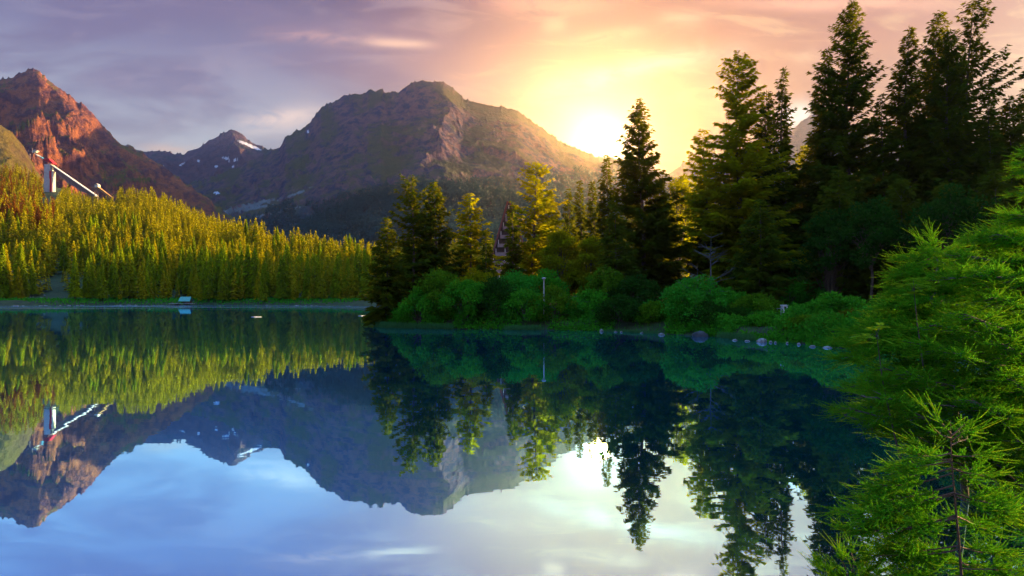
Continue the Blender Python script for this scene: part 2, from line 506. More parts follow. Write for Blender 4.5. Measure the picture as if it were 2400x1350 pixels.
# breeze-ruffled streaks far out
streak = t.noise(t.comb(t.m('MULTIPLY', X_, 0.02), t.m('MULTIPLY', Y_, 0.16), 0.0), 1.0, 3, 0.5)
far = t.m('MULTIPLY', t.ss(Y_, 120, 230), t.ss(streak, 0.44, 0.60))
bp = t.new('ShaderNodeBump')
bp.inputs['Distance'].default_value = 1.0
t.link(t.m('ADD', t.m('MULTIPLY', rip, 0.0030), t.m('MULTIPLY', rip2, 0.010)), bp.inputs['Height'])
t.link(t.m('ADD', 0.55, t.m('MULTIPLY', far, 0.5)), bp.inputs['Strength'])
lw = t.new('ShaderNodeLayerWeight'); lw.inputs['Blend'].default_value = 0.5
gcol = t.ramp(lw.outputs['Facing'], [(0.60, (0.58, 1.15, 1.65)), (0.82, (0.56, 1.22, 1.75)), (0.96, (0.70, 1.0, 1.25))])
g = t.new('ShaderNodeBsdfGlossy')
t.link(gcol, g.inputs['Color'])
t.link(t.m('ADD', 0.012, t.m('MULTIPLY', far, 0.22)), g.inputs['Roughness'])
t.link(bp.outputs[0], g.inputs['Normal'])
d = t.new('ShaderNodeBsdfDiffuse'); d.inputs[0].default_value = (0.0, 0.12, 0.26, 1)
mx = t.new('ShaderNodeMixShader'); mx.inputs[0].default_value = 0.05
t.link(g.outputs[0], mx.inputs[1]); t.link(d.outputs[0], mx.inputs[2])
t.link(mx.outputs[0], out.inputs[0])
M_water = m
wv = np.array([[-420, 0.5, 0], [70, 0.5, 0], [70, 330, 0], [-420, 330, 0]], float)
link('water', mesh_np('water', wv, np.array([[0, 1, 2, 3]]), M_water), kind='structure')

# ------------------------------------------------------------------ mountains
def rock_mat(name, rock0, rock1, grass, gamt=0.5, scale=0.004, low=None):
    m, t, out = mat(name)
    geo = t.new('ShaderNodeNewGeometry')
    pos = geo.outputs['Position']
    s3 = t.new('ShaderNodeSeparateXYZ'); t.link(geo.outputs['Normal'], s3.inputs[0])
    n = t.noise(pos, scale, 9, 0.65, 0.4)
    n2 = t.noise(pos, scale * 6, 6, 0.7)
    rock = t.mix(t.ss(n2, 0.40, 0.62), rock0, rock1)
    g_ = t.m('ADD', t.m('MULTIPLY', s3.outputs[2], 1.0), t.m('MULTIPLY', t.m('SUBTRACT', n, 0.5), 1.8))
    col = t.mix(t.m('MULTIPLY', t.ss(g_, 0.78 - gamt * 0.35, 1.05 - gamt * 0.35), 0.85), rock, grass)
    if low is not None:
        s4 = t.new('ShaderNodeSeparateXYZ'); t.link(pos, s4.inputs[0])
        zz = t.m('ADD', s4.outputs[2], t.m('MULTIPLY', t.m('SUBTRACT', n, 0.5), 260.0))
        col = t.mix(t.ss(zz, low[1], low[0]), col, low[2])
    b = t.new('ShaderNodeBsdfPrincipled'); b.inputs['Roughness'].default_value = 0.95
    b.inputs['Specular IOR Level'].default_value = 0.1
    t.link(col, b.inputs['Base Color'])
    bp = t.new('ShaderNodeBump'); bp.inputs['Strength'].default_value = 0.9; bp.inputs['Distance'].default_value = 30.0
    t.link(n2, bp.inputs['Height']); t.link(bp.outputs[0], b.inputs['Normal'])
    t.link(b.outputs[0], out.inputs[0])
    return m
M_rock_w = rock_mat('sun_tinted_mountain_rock', (0.42, 0.15, 0.06), (0.13, 0.055, 0.06), (0.17, 0.15, 0.015), 0.35)  # orange of the low sunlight put into the rock colour
M_rock_m = rock_mat('massif_rock', (0.22, 0.13, 0.12), (0.04, 0.045, 0.10), (0.11, 0.11, 0.03), 0.55, low=(230, 380, (0.025, 0.065, 0.08)))  # haze and shade blue painted into the rock and lower slope
M_rock_f = rock_mat('far_peak_rock', (0.20, 0.12, 0.12), (0.11, 0.075, 0.09), (0.05, 0.08, 0.04), 0.3)
M_shoulder = rock_mat('grassy_shoulder', (0.14, 0.09, 0.05), (0.10, 0.06, 0.04), (0.17, 0.13, 0.02), 1.2)
M_snow = simple_mat('old_snow', (0.75, 0.78, 0.85), (0.6, 0.65, 0.75), 0.02, 0.8)
M_scree = simple_mat('pale_scree', (0.20, 0.22, 0.22), (0.12, 0.15, 0.14), 0.02, 0.95)
M_spurg = simple_mat('spur_ground', (0.022, 0.03, 0.008), (0.015, 0.025, 0.008), 0.01, 0.95)

MTN = {}
def mountain(name, ridge, Yr, Yf, Zf, mt, nu=500, nv=200, power=1.6, amp=70, nscale=260, jag=4.0, jscale=12.0, stretch=0.4, rot=0.0, seed=0, patches=(), bowl=0.0, back=700):
    ridge = np.array(ridge, float)
    u = np.linspace(ridge[0, 0], ridge[-1, 0], nu)
    pr = np.interp(u, ridge[:, 0], ridge[:, 1])
    ker = np.hanning(7); ker /= ker.sum()
    prs = np.convolve(np.pad(pr, 3, 'edge'), ker, 'valid')
    pr = 0.5 * pr + 0.5 * prs
    jg = (ridged(u / jscale, u * 0 + seed, 4, seed) - 0.35) * jag * 2
    pr = pr - jg
    yr = np.interp(u, ridge[:, 0], np.full(len(ridge), Yr) if np.isscalar(Yr) else Yr)
    s = np.concatenate([np.linspace(-1, 0, 14)[:-1], np.linspace(0, 1, nv) ** 1.15])
    U_, S_ = np.meshgrid(u, s)
    YR = np.broadcast_to(yr, U_.shape); PR = np.broadcast_to(pr, U_.shape)
    Y = np.where(S_ >= 0, YR + (Yf - YR) * S_, YR - back * S_)
    X = (U_ - 1200) / F * Y
    PS = np.broadcast_to(prs, U_.shape)
    fade = np.exp(-np.clip(S_, 0, 1) / 0.022)
    PR = PS + (PR - PS) * fade
    zr = H + (HOR - PR) / F * YR
    zr = np.maximum(zr, Zf - 30)
    Sp = np.clip(S_, 0, 1)
    Z = np.where(S_ >= 0, Zf + (zr - Zf) * (1 - Sp) ** power, zr + 0.8 * zr * S_)
    c, q = math.cos(rot), math.sin(rot)
    wx = X + (fbm(X / nscale, Y / nscale, 3, seed + 5) - 0.5) * nscale * 1.2
    wy = Y
    xr, yr2 = wx * c - wy * q, wx * q + wy * c
    wz = (fbm(X / 90, Y / 90, 4, seed + 71) - .5) * 110
    n = ridged((xr + wz) / nscale, (yr2 + wz) * stretch * 2.2 / nscale, 7, seed + 9, 0.62)
    big = ridged(xr / (nscale * 3.1), yr2 * stretch / (nscale * 3.1), 3, seed + 40)
    win = sstep(Sp, 0.0, 0.12) * (1 - sstep(Sp, 0.75, 1.0) * 0.8)
    Z = Z + np.where(S_ >= 0, win, 0) * amp * ((n - 0.45) * 1.5 + (big - 0.5) * 1.6) - np.where(S_ >= 0, bowl * np.sin(np.pi * Sp) ** 2, 0)
    v = np.stack([X, Y, Z], -1)
    nr, nc = U_.shape
    f = grid_faces(nr, nc)
    cu = (1200 + F * v[..., 0] / v[..., 1])
    cv = (HOR - F * (v[..., 2] - H) / v[..., 1])
    mu = ((cu[:-1, :-1] + cu[1:, 1:]) / 2).ravel(); mv = ((cv[:-1, :-1] + cv[1:, 1:]) / 2).ravel()
    ms = ((S_[:-1, :-1] + S_[1:, 1:]) / 2).ravel()
    idx = np.zeros(len(f), int)
    for (pu, pv, ru, rv, slope, slot, th) in patches:
        a = mu - pu; b_ = mv - pv - a * slope
        nn = fbm(mu / 9.0, mv / 5.0, 3, int(pu)) - 0.5
        idx = np.where(((a / ru) ** 2 + (b_ / rv) ** 2 + nn * 2.2 < th) & (ms > 0), slot, idx)
    o = link(name, mesh_np(name, v.reshape(-1, 3), f, [mt, M_snow, M_scree], True, idx), kind='structure')
    MTN[len(MTN)] = (u, v, s)
    return o

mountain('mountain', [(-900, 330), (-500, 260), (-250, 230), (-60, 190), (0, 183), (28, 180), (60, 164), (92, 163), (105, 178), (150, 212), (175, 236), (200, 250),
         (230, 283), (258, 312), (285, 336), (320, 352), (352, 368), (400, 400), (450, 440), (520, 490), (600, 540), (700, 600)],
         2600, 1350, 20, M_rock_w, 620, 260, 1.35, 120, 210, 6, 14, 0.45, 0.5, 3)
mountain('mountain', [(-100, 330), (200, 330), (290, 338), (330, 352), (365, 356), (385, 351), (402, 360), (430, 360), (470, 342), (500, 324), (520, 312), (545, 303), (565, 314), (590, 332),
         (625, 349), (660, 346), (720, 338), (900, 340), (1100, 400)],
         4600, 2300, 60, M_rock_f, 620, 240, 1.9, 120, 330, 4, 10, 0.5, -0.5, 8,
         patches=[(578, 338, 34, 3.5, 0.42, 1, 0.9), (538, 372, 15, 4, 0.15, 1, 0.9), (462, 378, 6, 3, -0.4, 1, 0.8), (508, 390, 7, 3, 0, 1, 0.8), (548, 391, 5, 2.2, 0, 1, 0.8),
                  (425, 386, 7, 2, -0.6, 1, 0.8), (383, 390, 4, 2, 0.4, 1, 0.8), (320, 396, 12, 2, 0.4, 1, 0.8)])
mountain('mountain', [(330, 460), (400, 440), (480, 420), (560, 390), (620, 362), (655, 345), (668, 322), (690, 308), (715, 298), (735, 275), (752, 250), (775, 240), (800, 228), (830, 217), (850, 222), (862, 212),
         (880, 212), (893, 205), (903, 216), (916, 218), (935, 214), (955, 197), (985, 187), (1010, 189), (1040, 191), (1062, 205), (1085, 228), (1100, 236), (1150, 246), (1215, 258),
         (1240, 280), (1275, 302), (1312, 330), (1350, 345), (1380, 362), (1410, 368), (1450, 372), (1500, 385), (1545, 402), (1570, 410), (1650, 440), (1800, 500), (2000, 560)],
         3200, 1250, 15, M_rock_m, 1000, 300, 1.7, 42, 200, 4.5, 11, 0.45, 0.7, 21,
         patches=[(560, 492, 90, 6, -0.16, 2, 0.75), (600, 478, 70, 5, -0.25, 2, 0.7), (690, 455, 40, 4, -0.4, 2, 0.6), (508, 452, 8, 3, 0, 1, 0.8), (722, 308, 3, 5, 0, 1, 0.8),
                  (640, 500, 60, 4, -0.25, 2, 0.7)])
mountain('mountain', [(1380, 420), (1440, 400), (1500, 388), (1545, 400), (1566, 408), (1580, 396), (1600, 384), (1640, 378), (1700, 352), (1780, 350), (1845, 318), (1868, 296), (1885, 280), (1915, 262),
         (1960, 280), (2060, 330), (2200, 350), (2400, 330), (2480, 335)],
         5200, 3200, 60, M_rock_f, 500, 120, 1.6, 90, 330, 4, 10, 0.5, 0.3, 33)
mountain('hill', [(-900, 200), (-300, 260), (-60, 278), (0, 292), (25, 308), (50, 335), (66, 360), (85, 400), (120, 440), (180, 470), (260, 520)],
         1900, 1000, 60, M_shoulder, 260, 110, 1.1, 26, 120, 2, 14, 0.6, 0.4, 55)
mountain('hill', [(500, 640), (650, 560), (760, 500), (860, 462), (940, 438), (1000, 432), (1060, 434), (1130, 444), (1200, 458), (1280, 472), (1380, 490), (1480, 505), (1600, 530), (1800, 570), (2000, 620)],
         1700, 1100, 10, M_spurg, 300, 90, 1.2, 16, 150, 1, 14, 0.6, 0.2, 66)

# ------------------------------------------------------------------ conifers
def conifer(r, h, wd, start=0.06, dens=1.0, ks=1.0, droop=0.25, up=0.25, irr=0.35, gap=0.0, lean=(0, 0), hang=0.5, shape=0.8, side_bias=None, dead_low=0.0, spacing=0.36, maxk=None):
    """returns Geo crown, Geo wood for one conifer standing at the origin"""
    nz = int(h * (1 - start) / spacing)
    zs = h * start + (h * (0.99 - start)) * (np.linspace(0, 1, nz) ** 0.95)
    nb_w = r.integers(5, 8, nz)
    zb = np.repeat(zs, nb_w) + r.uniform(-0.18, 0.18, nb_w.sum())
    nb = len(zb)
    a = r.uniform(0, 2 * np.pi, nb)
    tt = np.clip((zb / h - start) / (1 - start), 0, 1)
    prof = (1 - tt) ** shape * (0.62 + 0.38 * sstep(tt, 0, 0.22))
    lob = 0.6 + 0.8 * vnoise(a * 1.3 + 10, zb * 0.42, int(r.integers(1, 999)))
    L = wd / 2 * prof * (1 - irr + irr * 1.5 * lob * r.uniform(0.55, 1.1, nb)) * r.uniform(0.5, 1.0, nb) ** 0.7 + 0.12
    if gap:
        g_ = vnoise(a * 0.9 + 3, zb * 0.28, int(r.integers(1, 999)))
        L = np.where(g_ < gap, L * 0.35, L)
    if side_bias is not None:
        L = L * (1 + side_bias * np.cos(a))
    tx = lambda z: lean[0] * (z / h) ** 1.5 + 0.012 * h * np.sin(z * 0.25)
    ty = lambda z: lean[1] * (z / h) ** 1.5
    ca, sa = np.cos(a), np.sin(a)
    el0 = up + 0.5 * tt ** 2            # rise of the branch near the top
    def pos(rr, i):
        z = zb[i] + L[i] * (el0[i] * rr - (droop * (1 - tt[i])) * 2.2 * rr + 0.9 * droop * rr * rr)
        return np.stack([tx(zb[i]) + ca[i] * L[i] * rr, ty(zb[i]) + sa[i] * L[i] * rr, z], -1)
    cnt = np.maximum(4, (L / (0.15 * ks) * 3.2 * dens).astype(int))
    if maxk and cnt.sum() > maxk:
        cnt = np.maximum(2, (cnt * maxk / cnt.sum()).astype(int))
    i = np.repeat(np.arange(nb), cnt); n = len(i)
    rr = r.uniform(0.03, 1.0, n) ** 0.85
    B = pos(rr, i)
    out_ = np.stack([ca[i], sa[i], np.full(n, 0.0)], -1)
    side = np.stack([-sa[i], ca[i], np.full(n, 0.0)], -1)
    sg = r.choice([-1, 1], n)[:, None]
    lat = r.uniform(0.2, 1.2, n)[:, None] * sg
    dn = r.uniform(-1.0, 0.35, n)[:, None] * hang
    d = unit(out_ * r.uniform(0.3, 1.1, n)[:, None] + side * lat + np.array([0, 0, 1.0]) * dn)
    B = B + r.normal(0, 0.04 * ks, (n, 3))
    ln = ks * r.uniform(0.32, 0.80, n) * (0.55 + 0.6 * (1 - tt[i]))
    wdt = ln * r.uniform(0.22, 0.42, n)
    crown = Geo(); v, f = kites(B, d, r.normal(0, 1, (n, 3)), ln, wdt, 0.08); crown.add(v, f)
    # leader
    B = np.stack([tx(np.full(10, h)), ty(np.full(10, h)), np.linspace(h - 1.2, h - 0.15, 10)], -1)
    v, f = kites(B, np.stack([r.normal(0, .5, 10), r.normal(0, .5, 10), np.full(10, .8)], -1), r.normal(0, 1, (10, 3)), np.full(10, .35 * ks + .1), np.full(10, .07 * ks)); crown.add(v, f)
    wood = Geo()
    zz = np.linspace(-0.4, h * 0.985, 12)
    zc = np.maximum(zz, 0)
    r0 = 0.011 * h + 0.05
    wood.tube(np.stack([tx(zc), ty(zc), zz], -1), r0 * (1 - zz / h * 0.97).clip(0.03, 1.2), 7)
    for j in np.nonzero((L > 0.9) & (r.uniform(0, 1, nb) < 0.45))[0][:160]:
        ii = np.full(4, j); q = np.linspace(0, 0.92, 4)
        wood.tube(pos(q, ii), np.array([0.035, 0.025, 0.016, 0.008]) * (0.6 + L[j] * 0.25), 3, False)
    if dead_low:
        for _ in range(int(dead_low)):
            z0 = r.uniform(h * 0.04, h * start * 1.3); aa = r.uniform(0, 6.28); l_ = r.uniform(0.6, 1.6)
            p = np.array([[0, 0, z0], [math.cos(aa) * l_ * .5, math.sin(aa) * l_ * .5, z0 - .1], [math.cos(aa) * l_, math.sin(aa) * l_, z0 - .25]])
            wood.tube(p, [0.02, 0.014, 0.005], 3, False)
    return crown, wood

def gz(x, y): return float(ground_z(np.array([x]), np.array([y]))[0])

def add_conifer(px, top, Y, wpx, label, matl, r, name='spruce_tree', group=None, **kw):
    x = (px - 1200) / F * Y
    z0 = gz(x, Y)
    h = H + (HOR - top) / F * Y - z0
    wd = wpx / F * Y * (1.24 if px > 1450 else 1.12)
    c_, w_ = conifer(r, h, wd, **kw)
    e = link(name, None, label=label, cat='tree', group=group, loc=(x, Y, z0 - 0.02))
    link('trunk', w_.mesh('trunk', M_bark, True), e)
    link('crown', c_.mesh('crown', matl), e)
    return e

G_near = 'conifers on the near right shore'
S, Lc = M_spruce, M_larch
near = [
 # px, top, Y, width px, material, label, options
 (905, 512, 71, 105, S, 'broad dark spruce standing at the very tip of the peninsula by the water', dict(start=0.03, irr=.5)),
 (966, 420, 75, 92, S, 'slender ragged spruce just inland of the peninsula tip, sunlit on top', dict(gap=.28, irr=.6, start=.1, shape=.35)),
 (1018, 430, 77, 112, S, 'dense pointed spruce with reddish tip near the peninsula tip', dict(start=.06, irr=.35, shape=.6, dens=1.2)),
 (1100, 455, 79, 98, Lc, 'airy larch with golden top between the dense spruce and the gabled building', dict(gap=.35, irr=.6, start=.15, droop=.05, up=.1, hang=.4, shape=.55)),
 (1137, 545, 74, 34, S, 'thin little spruce in front of the left foot of the gabled building', dict(start=.1)),
 (1199, 474, 80, 54, S, 'narrow dark spruce standing right before the gabled building', dict(start=.08, shape=.9, irr=.25)),
 (1240, 383, 83, 150, Lc, 'tall golden larch leaning its top to the right above the lamp post', dict(gap=.34, irr=.65, start=.12, droop=.02, up=.12, hang=.4, shape=.45, lean=(1.2, 0))),
 (1284, 448, 86, 96, Lc, 'golden larch close behind the right side of the leaning larch', dict(gap=.25, irr=.5, start=.1, droop=.05, shape=.5)),
 (1334, 445, 94, 62, S, 'leftmost of three slim spruces between the golden larch and the tall backlit spruce', dict(start=.05)),
 (1361, 424, 96, 56, S, 'middle of three slim spruces, the sharpest pointed, left of the backlit spruce', dict(start=.05)),
 (1391, 425, 92, 58, S, 'rightmost of three slim spruces left of the tall backlit spruce', dict(start=.05)),
 (1426, 364, 88, 84, S, 'loose spruce under the sun glow, beside the tall backlit spruce', dict(gap=.3, irr=.5, start=.05)),
 (1503, 233, 76, 190, S, 'tall spire spruce standing directly right of the sun glow', dict(start=.05, irr=.4, dens=1.3, shape=.85)),
 (1548, 425, 84, 110, S, 'shorter dark spruce against the right flank of the tall spire spruce', dict(start=.05, irr=.5)),
 (1655, 305, 84, 105, Lc, 'left flank larch with long level arms beside the big flat-topped larch', dict(gap=.35, irr=.7, start=.1, droop=.02, shape=.5, side_bias=-.2)),
 (1732, 132, 76, 205, Lc, 'big flat-topped larch with tiered branches, left of the sky gap', dict(gap=.25, irr=.6, start=.1, droop=.03, up=.1, hang=.35, shape=.5, dens=1.25)),
 (1800, 214, 79, 120, S, 'spruce squeezed between the flat-topped larch and the crooked-tip spruce', dict(start=.06, irr=.45)),
 (1837, 158, 82, 112, S, 'crooked-tip spruce just left of the bright cloud gap', dict(gap=.3, irr=.65, start=.06, shape=.75)),
 (1936, 113, 79, 110, S, 'slim spruce hugging the left side of the tallest spruce', dict(gap=.2, irr=.5, start=.06)),
 (1991, 2, 77, 235, S, 'tallest broad spruce, its tip at the top of the picture', dict(gap=.15, irr=.5, start=.05, dens=1.3, shape=.75)),
 (2072, 222, 74, 90, S, 'lower spruce filling the gap right of the tallest broad spruce', dict(irr=.5, start=.05)),
 (2128, 64, 74, 160, S, 'conical spruce standing alone against the sky right of the tallest one', dict(irr=.45, start=.05, dens=1.2)),
 (2190, 32, 77, 110, S, 'narrow column spruce, left of the right-hand trio of tips', dict(gap=.2, irr=.45, start=.05, shape=.5)),
 (2226, 74, 72, 170, S, 'thick spruce with regular tiers in the middle of the trio of tips', dict(irr=.3, start=.05, dens=1.3, shape=.6)),
 (2272, 3, 75, 165, S, 'windswept spruce with long bare arms pointing right', dict(gap=.38, irr=.8, start=.06, side_bias=.35, shape=.5)),
 (2322, 203, 70, 100, S, 'small pointed spruce right of the windswept spruce', dict(irr=.4, start=.05)),
 (2372, 226, 72, 100, S, 'bushy spruce beside the picture edge, second from the end', dict(irr=.5, start=.05)),
 (2408, 208, 74, 90, S, 'last spruce, cut by the right picture edge', dict(irr=.5, start=.05)),
 (1690, 372, 92, 120, S, 'dark filler spruce behind the big flat-topped larch', dict(irr=.5, start=.04)),
 (1765, 350, 94, 130, S, 'dark filler spruce behind the spruces left of the sky gap', dict(irr=.5, start=.04)),
 (1905, 330, 92, 120, S, 'dark spruce under the sky gap, left of the tallest one', dict(irr=.5, start=.04)),
 (2050, 322, 90, 150, S, 'dark spruce low behind the tallest broad spruce', dict(irr=.5, start=.04)),
 (2168, 300, 88, 150, S, 'dark spruce behind the conical and the column spruces', dict(irr=.5, start=.04)),
 (2250, 310, 86, 150, S, 'dark spruce behind the thick tiered spruce', dict(irr=.5, start=.04)),
 (2345, 290, 84, 160, S, 'dark broad spruce behind the small pointed one near the edge', dict(irr=.5, start=.04)),
 (2440, 330, 74, 170, S, 'dark spruce mostly outside the right picture edge', dict(irr=.5, start=.04)),
 (1965, 400, 66, 150, S, 'shaded spruce standing low in front of the tallest broad spruce', dict(irr=.5, start=.12)),
 (2110, 420, 64, 160, S, 'shaded spruce low before the conical spruce', dict(irr=.5, start=.14, dead_low=8)),
 (2215, 430, 61, 170, S, 'shaded spruce low before the thick tiered spruce', dict(irr=.5, start=.14, dead_low=8)),
 (2330, 400, 58, 170, S, 'shaded spruce low above the foreground larch boughs', dict(irr=.5, start=.12, dead_low=8)),
 (1780, 470, 66, 130, S, 'shaded spruce with bare bluish trunk foot by the rail', dict(irr=.5, start=.1, dead_low=6)),
 (1440, 480, 70, 90, S, 'leafy looking spruce low at the left foot of the tall spire spruce', dict(irr=.5, start=.05)),
]
for i, (px, top, Y, wpx, mt, lab, kw) in enumerate(near):
    r = np.random.default_rng(100 + i)
    if px > 1600: Y = min(Y, 84) * .93
    kw.setdefault('ks', 1.25)
    nm = 'larch_tree' if mt is Lc else 'spruce_tree'
    add_conifer(px, top, Y, wpx, lab, mt, r, nm, None, maxk=42000 if top < 350 else 22000, **kw)

# ------------------------------------------------------------------ leafy trees and shrubs
def leafy(r, h, w_, ncl=40, nleaf=9000, leaf=0.13, stems=4, low=0.1, trunk_r=0.05, clump=0.16, bark_geo=True, spread=1.0, topbias=0.7):
    crown, wood = Geo(), Geo()
    th = r.uniform(0, 6.283, ncl)
    zz = low + (1 - low) * r.uniform(0, 1, ncl) ** topbias
    env = np.sin(np.pi * np.clip((zz - low) / (1 - low) * 0.72 + 0.24, 0, 1)) ** 0.8
    rad = w_ / 2 * env * np.sqrt(r.uniform(0.1, 1, ncl)) * spread
    C = np.stack([np.cos(th) * rad, np.sin(th) * rad, zz * h * r.uniform(0.86, 1.0, ncl)], -1)
    cs = (w_ * clump) * r.uniform(0.6, 1.35, ncl)
    k_ = r.integers(0, ncl, nleaf)
    off = r.normal(0, 1, (nleaf, 3)); off = unit(off) * (r.uniform(0.2, 1, nleaf) ** 0.5)[:, None]
    B = C[k_] + off * cs[k_][:, None] * np.array([1, 1, 0.75])
    B[:, 2] = np.maximum(B[:, 2], 0.05)
    d = unit(off + r.normal(0, 0.6, (nleaf, 3)) + np.array([0, 0, 0.15]))
    ln = leaf * r.uniform(0.6, 1.3, nleaf)
    v, f = kites(B, d, r.normal(0, 1, (nleaf, 3)), ln, ln * r.uniform(0.4, 0.6, nleaf)); crown.add(v, f)
    base = [np.array([r.normal(0, 0.06 * w_ * (stems > 1)), r.normal(0, 0.06 * w_ * (stems > 1)), -0.2]) for _ in range(stems)]
    for j in range(ncl):
        b0 = base[j % stems]; tip = C[j]
        if stems == 1:
            a_ = np.array([0, 0, h * low * r.uniform(0.6, 1.1) + 0.3 * zz[j] * h * 0.5])
            wood.tube(np.array([a_, (a_ + tip) / 2 + [0, 0, 0.08 * h], tip]), [trunk_r * .5, trunk_r * .3, trunk_r * .1], 4, False)
        else:
            mid = b0 * 0.45 + tip * 0.55; mid[2] += 0.1 * h; mid[:2] *= 0.8
            wood.tube(np.array([b0, b0 * .75 + mid * .25 + [0, 0, .04 * h], mid, tip]), np.array([trunk_r, trunk_r * .8, trunk_r * .5, trunk_r * .15]) * r.uniform(.6, 1.1), 4, False)
    if stems == 1:
        wood.tube(np.array([[0, 0, -0.3], [0.02 * h, 0, h * 0.3], [0, 0.01 * h, h * 0.6], [0.0, 0, h * 0.9]]), [trunk_r, trunk_r * .8, trunk_r * .5, trunk_r * .12], 7)
    return crown, wood

def add_leafy(px, top, Y, wpx, label, matl, r, name='shrub', cat='shrub', bark=None, group=None, z0=None, **kw):
    x = (px - 1200) / F * Y
    if z0 is None: z0 = gz(x, Y)
    z0 = max(z0, 0.0)
    h = max(0.6, H + (HOR - top) / F * Y - z0)
    c_, w_ = leafy(r, h, wpx / F * Y, **kw)
    e = link(name, None, label=label, cat=cat, group=group, loc=(x, Y, z0))
    link('stem' if cat == 'shrub' else 'trunk', w_.mesh('stem', bark or M_bark, True), e)
    link('foliage' if cat == 'shrub' else 'crown', c_.mesh('foliage', matl), e)
    return e

LT = [
 (1312, 538, 79, 110, M_leafy, 'rounded golden birch right of the leaning larch, glowing in the sun', dict(ncl=60, nleaf=12000, leaf=.3, stems=1, low=.15, trunk_r=.12)),
 (1384, 555, 77, 95, M_leafy, 'low bright birch left of the tall spire spruce, yellow on its right side', dict(ncl=50, nleaf=10000, leaf=.3, stems=1, low=.1, trunk_r=.1)),
 (1590, 398, 92, 130, M_leafy, 'sparse backlit birch with a fine crown between spire spruce and larch', dict(ncl=70, nleaf=8000, leaf=.3, stems=1, low=.2, trunk_r=.14, clump=.1)),
 (1880, 335, 90, 80, M_leafy, 'thin see-through birch under the bright cloud gap', dict(ncl=60, nleaf=6000, leaf=.3, stems=1, low=.15, trunk_r=.14, clump=.12)),
 (1950, 500, 60, 190, M_leafd, 'many-stemmed leafy tree with purple bare stems above the pale stones', dict(ncl=70, nleaf=9000, leaf=.28, stems=9, low=.42, trunk_r=.07, clump=.1)),
 (2040, 470, 57, 170, M_leafd, 'slim-trunked leafy tree with a snapped side branch on the lawn', dict(ncl=50, nleaf=7000, leaf=.28, stems=1, low=.42, trunk_r=.13, clump=.12)),
 (2220, 450, 54, 230, M_leafd, 'dark maple-like leafy tree above the foreground larch boughs', dict(ncl=70, nleaf=9000, leaf=.32, stems=1, low=.3, trunk_r=.15, clump=.12)),
]
for i, (px, top, Y, wpx, mt, lab, kw) in enumerate(LT):
    add_leafy(px, top, Y, wpx, lab, mt, np.random.default_rng(300 + i), 'leafy_tree', 'tree', **kw)

BS = [
 (985, 690, 67.5, 90, 'low round bush behind the reeds at the peninsula tip'),
 (1030, 642, 68.5, 130, 'tall light green bush, first of the row on the peninsula'),
 (1095, 668, 66.5, 120, 'wide bush hanging over the water right of the first tall bush'),
 (1120, 640, 71, 110, 'sunlit yellowish bush in front of the gabled building'),
 (1160, 662, 67, 120, 'rounded dark green bush midway along the peninsula'),
 (1205, 648, 71, 110, 'bush rising behind the middle of the peninsula row'),
 (1232, 690, 65.5, 95, 'low bush by the water just left of the lamp post'),
 (1300, 682, 65, 100, 'bush by the water just right of the lamp post'),
 (1345, 712, 64.5, 60, 'small bush above the pale block at the waterline'),
 (1385, 690, 66, 100, 'bush right of the pale wall behind the shore'),
 (1420, 640, 68, 110, 'tall bush at the left foot of the tall spire spruce'),
 (1455, 705, 62, 100, 'dark bush over the small stones left of the white block'),
 (1490, 660, 66, 130, 'tall dark bush under the spire spruce'),
 (1535, 720, 60, 80, 'low bush by the water under the spire spruce'),
 (1580, 690, 61, 110, 'bush left of the largest bright green shore bush'),
 (1625, 662, 57.5, 170, 'largest bright green bush overhanging the water'),
 (1660, 720, 55, 100, 'dark bush above the big dark boulder'),
 (1700, 690, 60, 120, 'bush in front of the bare dead tree'),
 (1725, 735, 54.5, 80, 'low bush behind the reeds near the dark boulder'),
 (1770, 705, 56, 110, 'fresh green bush left of the small stone post'),
 (1800, 748, 51, 80, 'low bush directly behind the big white boulder'),
 (1892, 742, 50.5, 80, 'bush below the small stone post'),
 (1885, 760, 47, 80, 'low bush right of the big white boulder'),
 (1918, 722, 50, 110, 'light green bush below the pale stones on the slope'),
 (1965, 700, 49, 110, 'leafy bush right of the pale stones on the slope'),
 (2000, 745, 45, 110, 'dark feathery bush at the water, left part'),
 (2050, 738, 44, 120, 'dark feathery bush at the water, right part'),
 (2100, 700, 52, 100, 'round bush at the far end of the lawn'),
 (2150, 745, 42, 120, 'dark bush hidden partly behind the foreground rowan'),
 (1940, 662, 62, 110, 'bush beneath the many-stemmed leafy tree'),
 (1840, 660, 66, 120, 'bush behind the stone post, under the trees'),
 (1740, 640, 70, 120, 'tall bush beside the bare dead tree'),
 (1270, 640, 74, 110, 'reddish brown bush behind the lamp post'),
]
for i, (px, top, Y, wpx, lab) in enumerate(BS):
    r = np.random.default_rng(500 + i)
    s_ = Y / 60
    mt = M_leafy if i == 3 else (M_leafd if (dark_ := 'dark' in lab) else (M_leaf, M_olive, M_leaf)[i % 3])
    dark = 'dark' in lab
    x = (px - 1200) / F * Y
    ysh = Y
    while float(lake_sd(np.array([(px - 1200) / F * ysh]), np.array([ysh]))[0]) < 0.1 and ysh < Y + 15: ysh += 0.3
    add_leafy(px, top - 6, ysh, wpx * 1.15, lab, M_spruce if 'feathery' in lab else mt, r, ncl=int(r.integers(34, 60)), nleaf=6500 if wpx > 100 else 4500, leaf=0.25, stems=5, low=0.0, trunk_r=0.03, clump=0.12, topbias=.75)

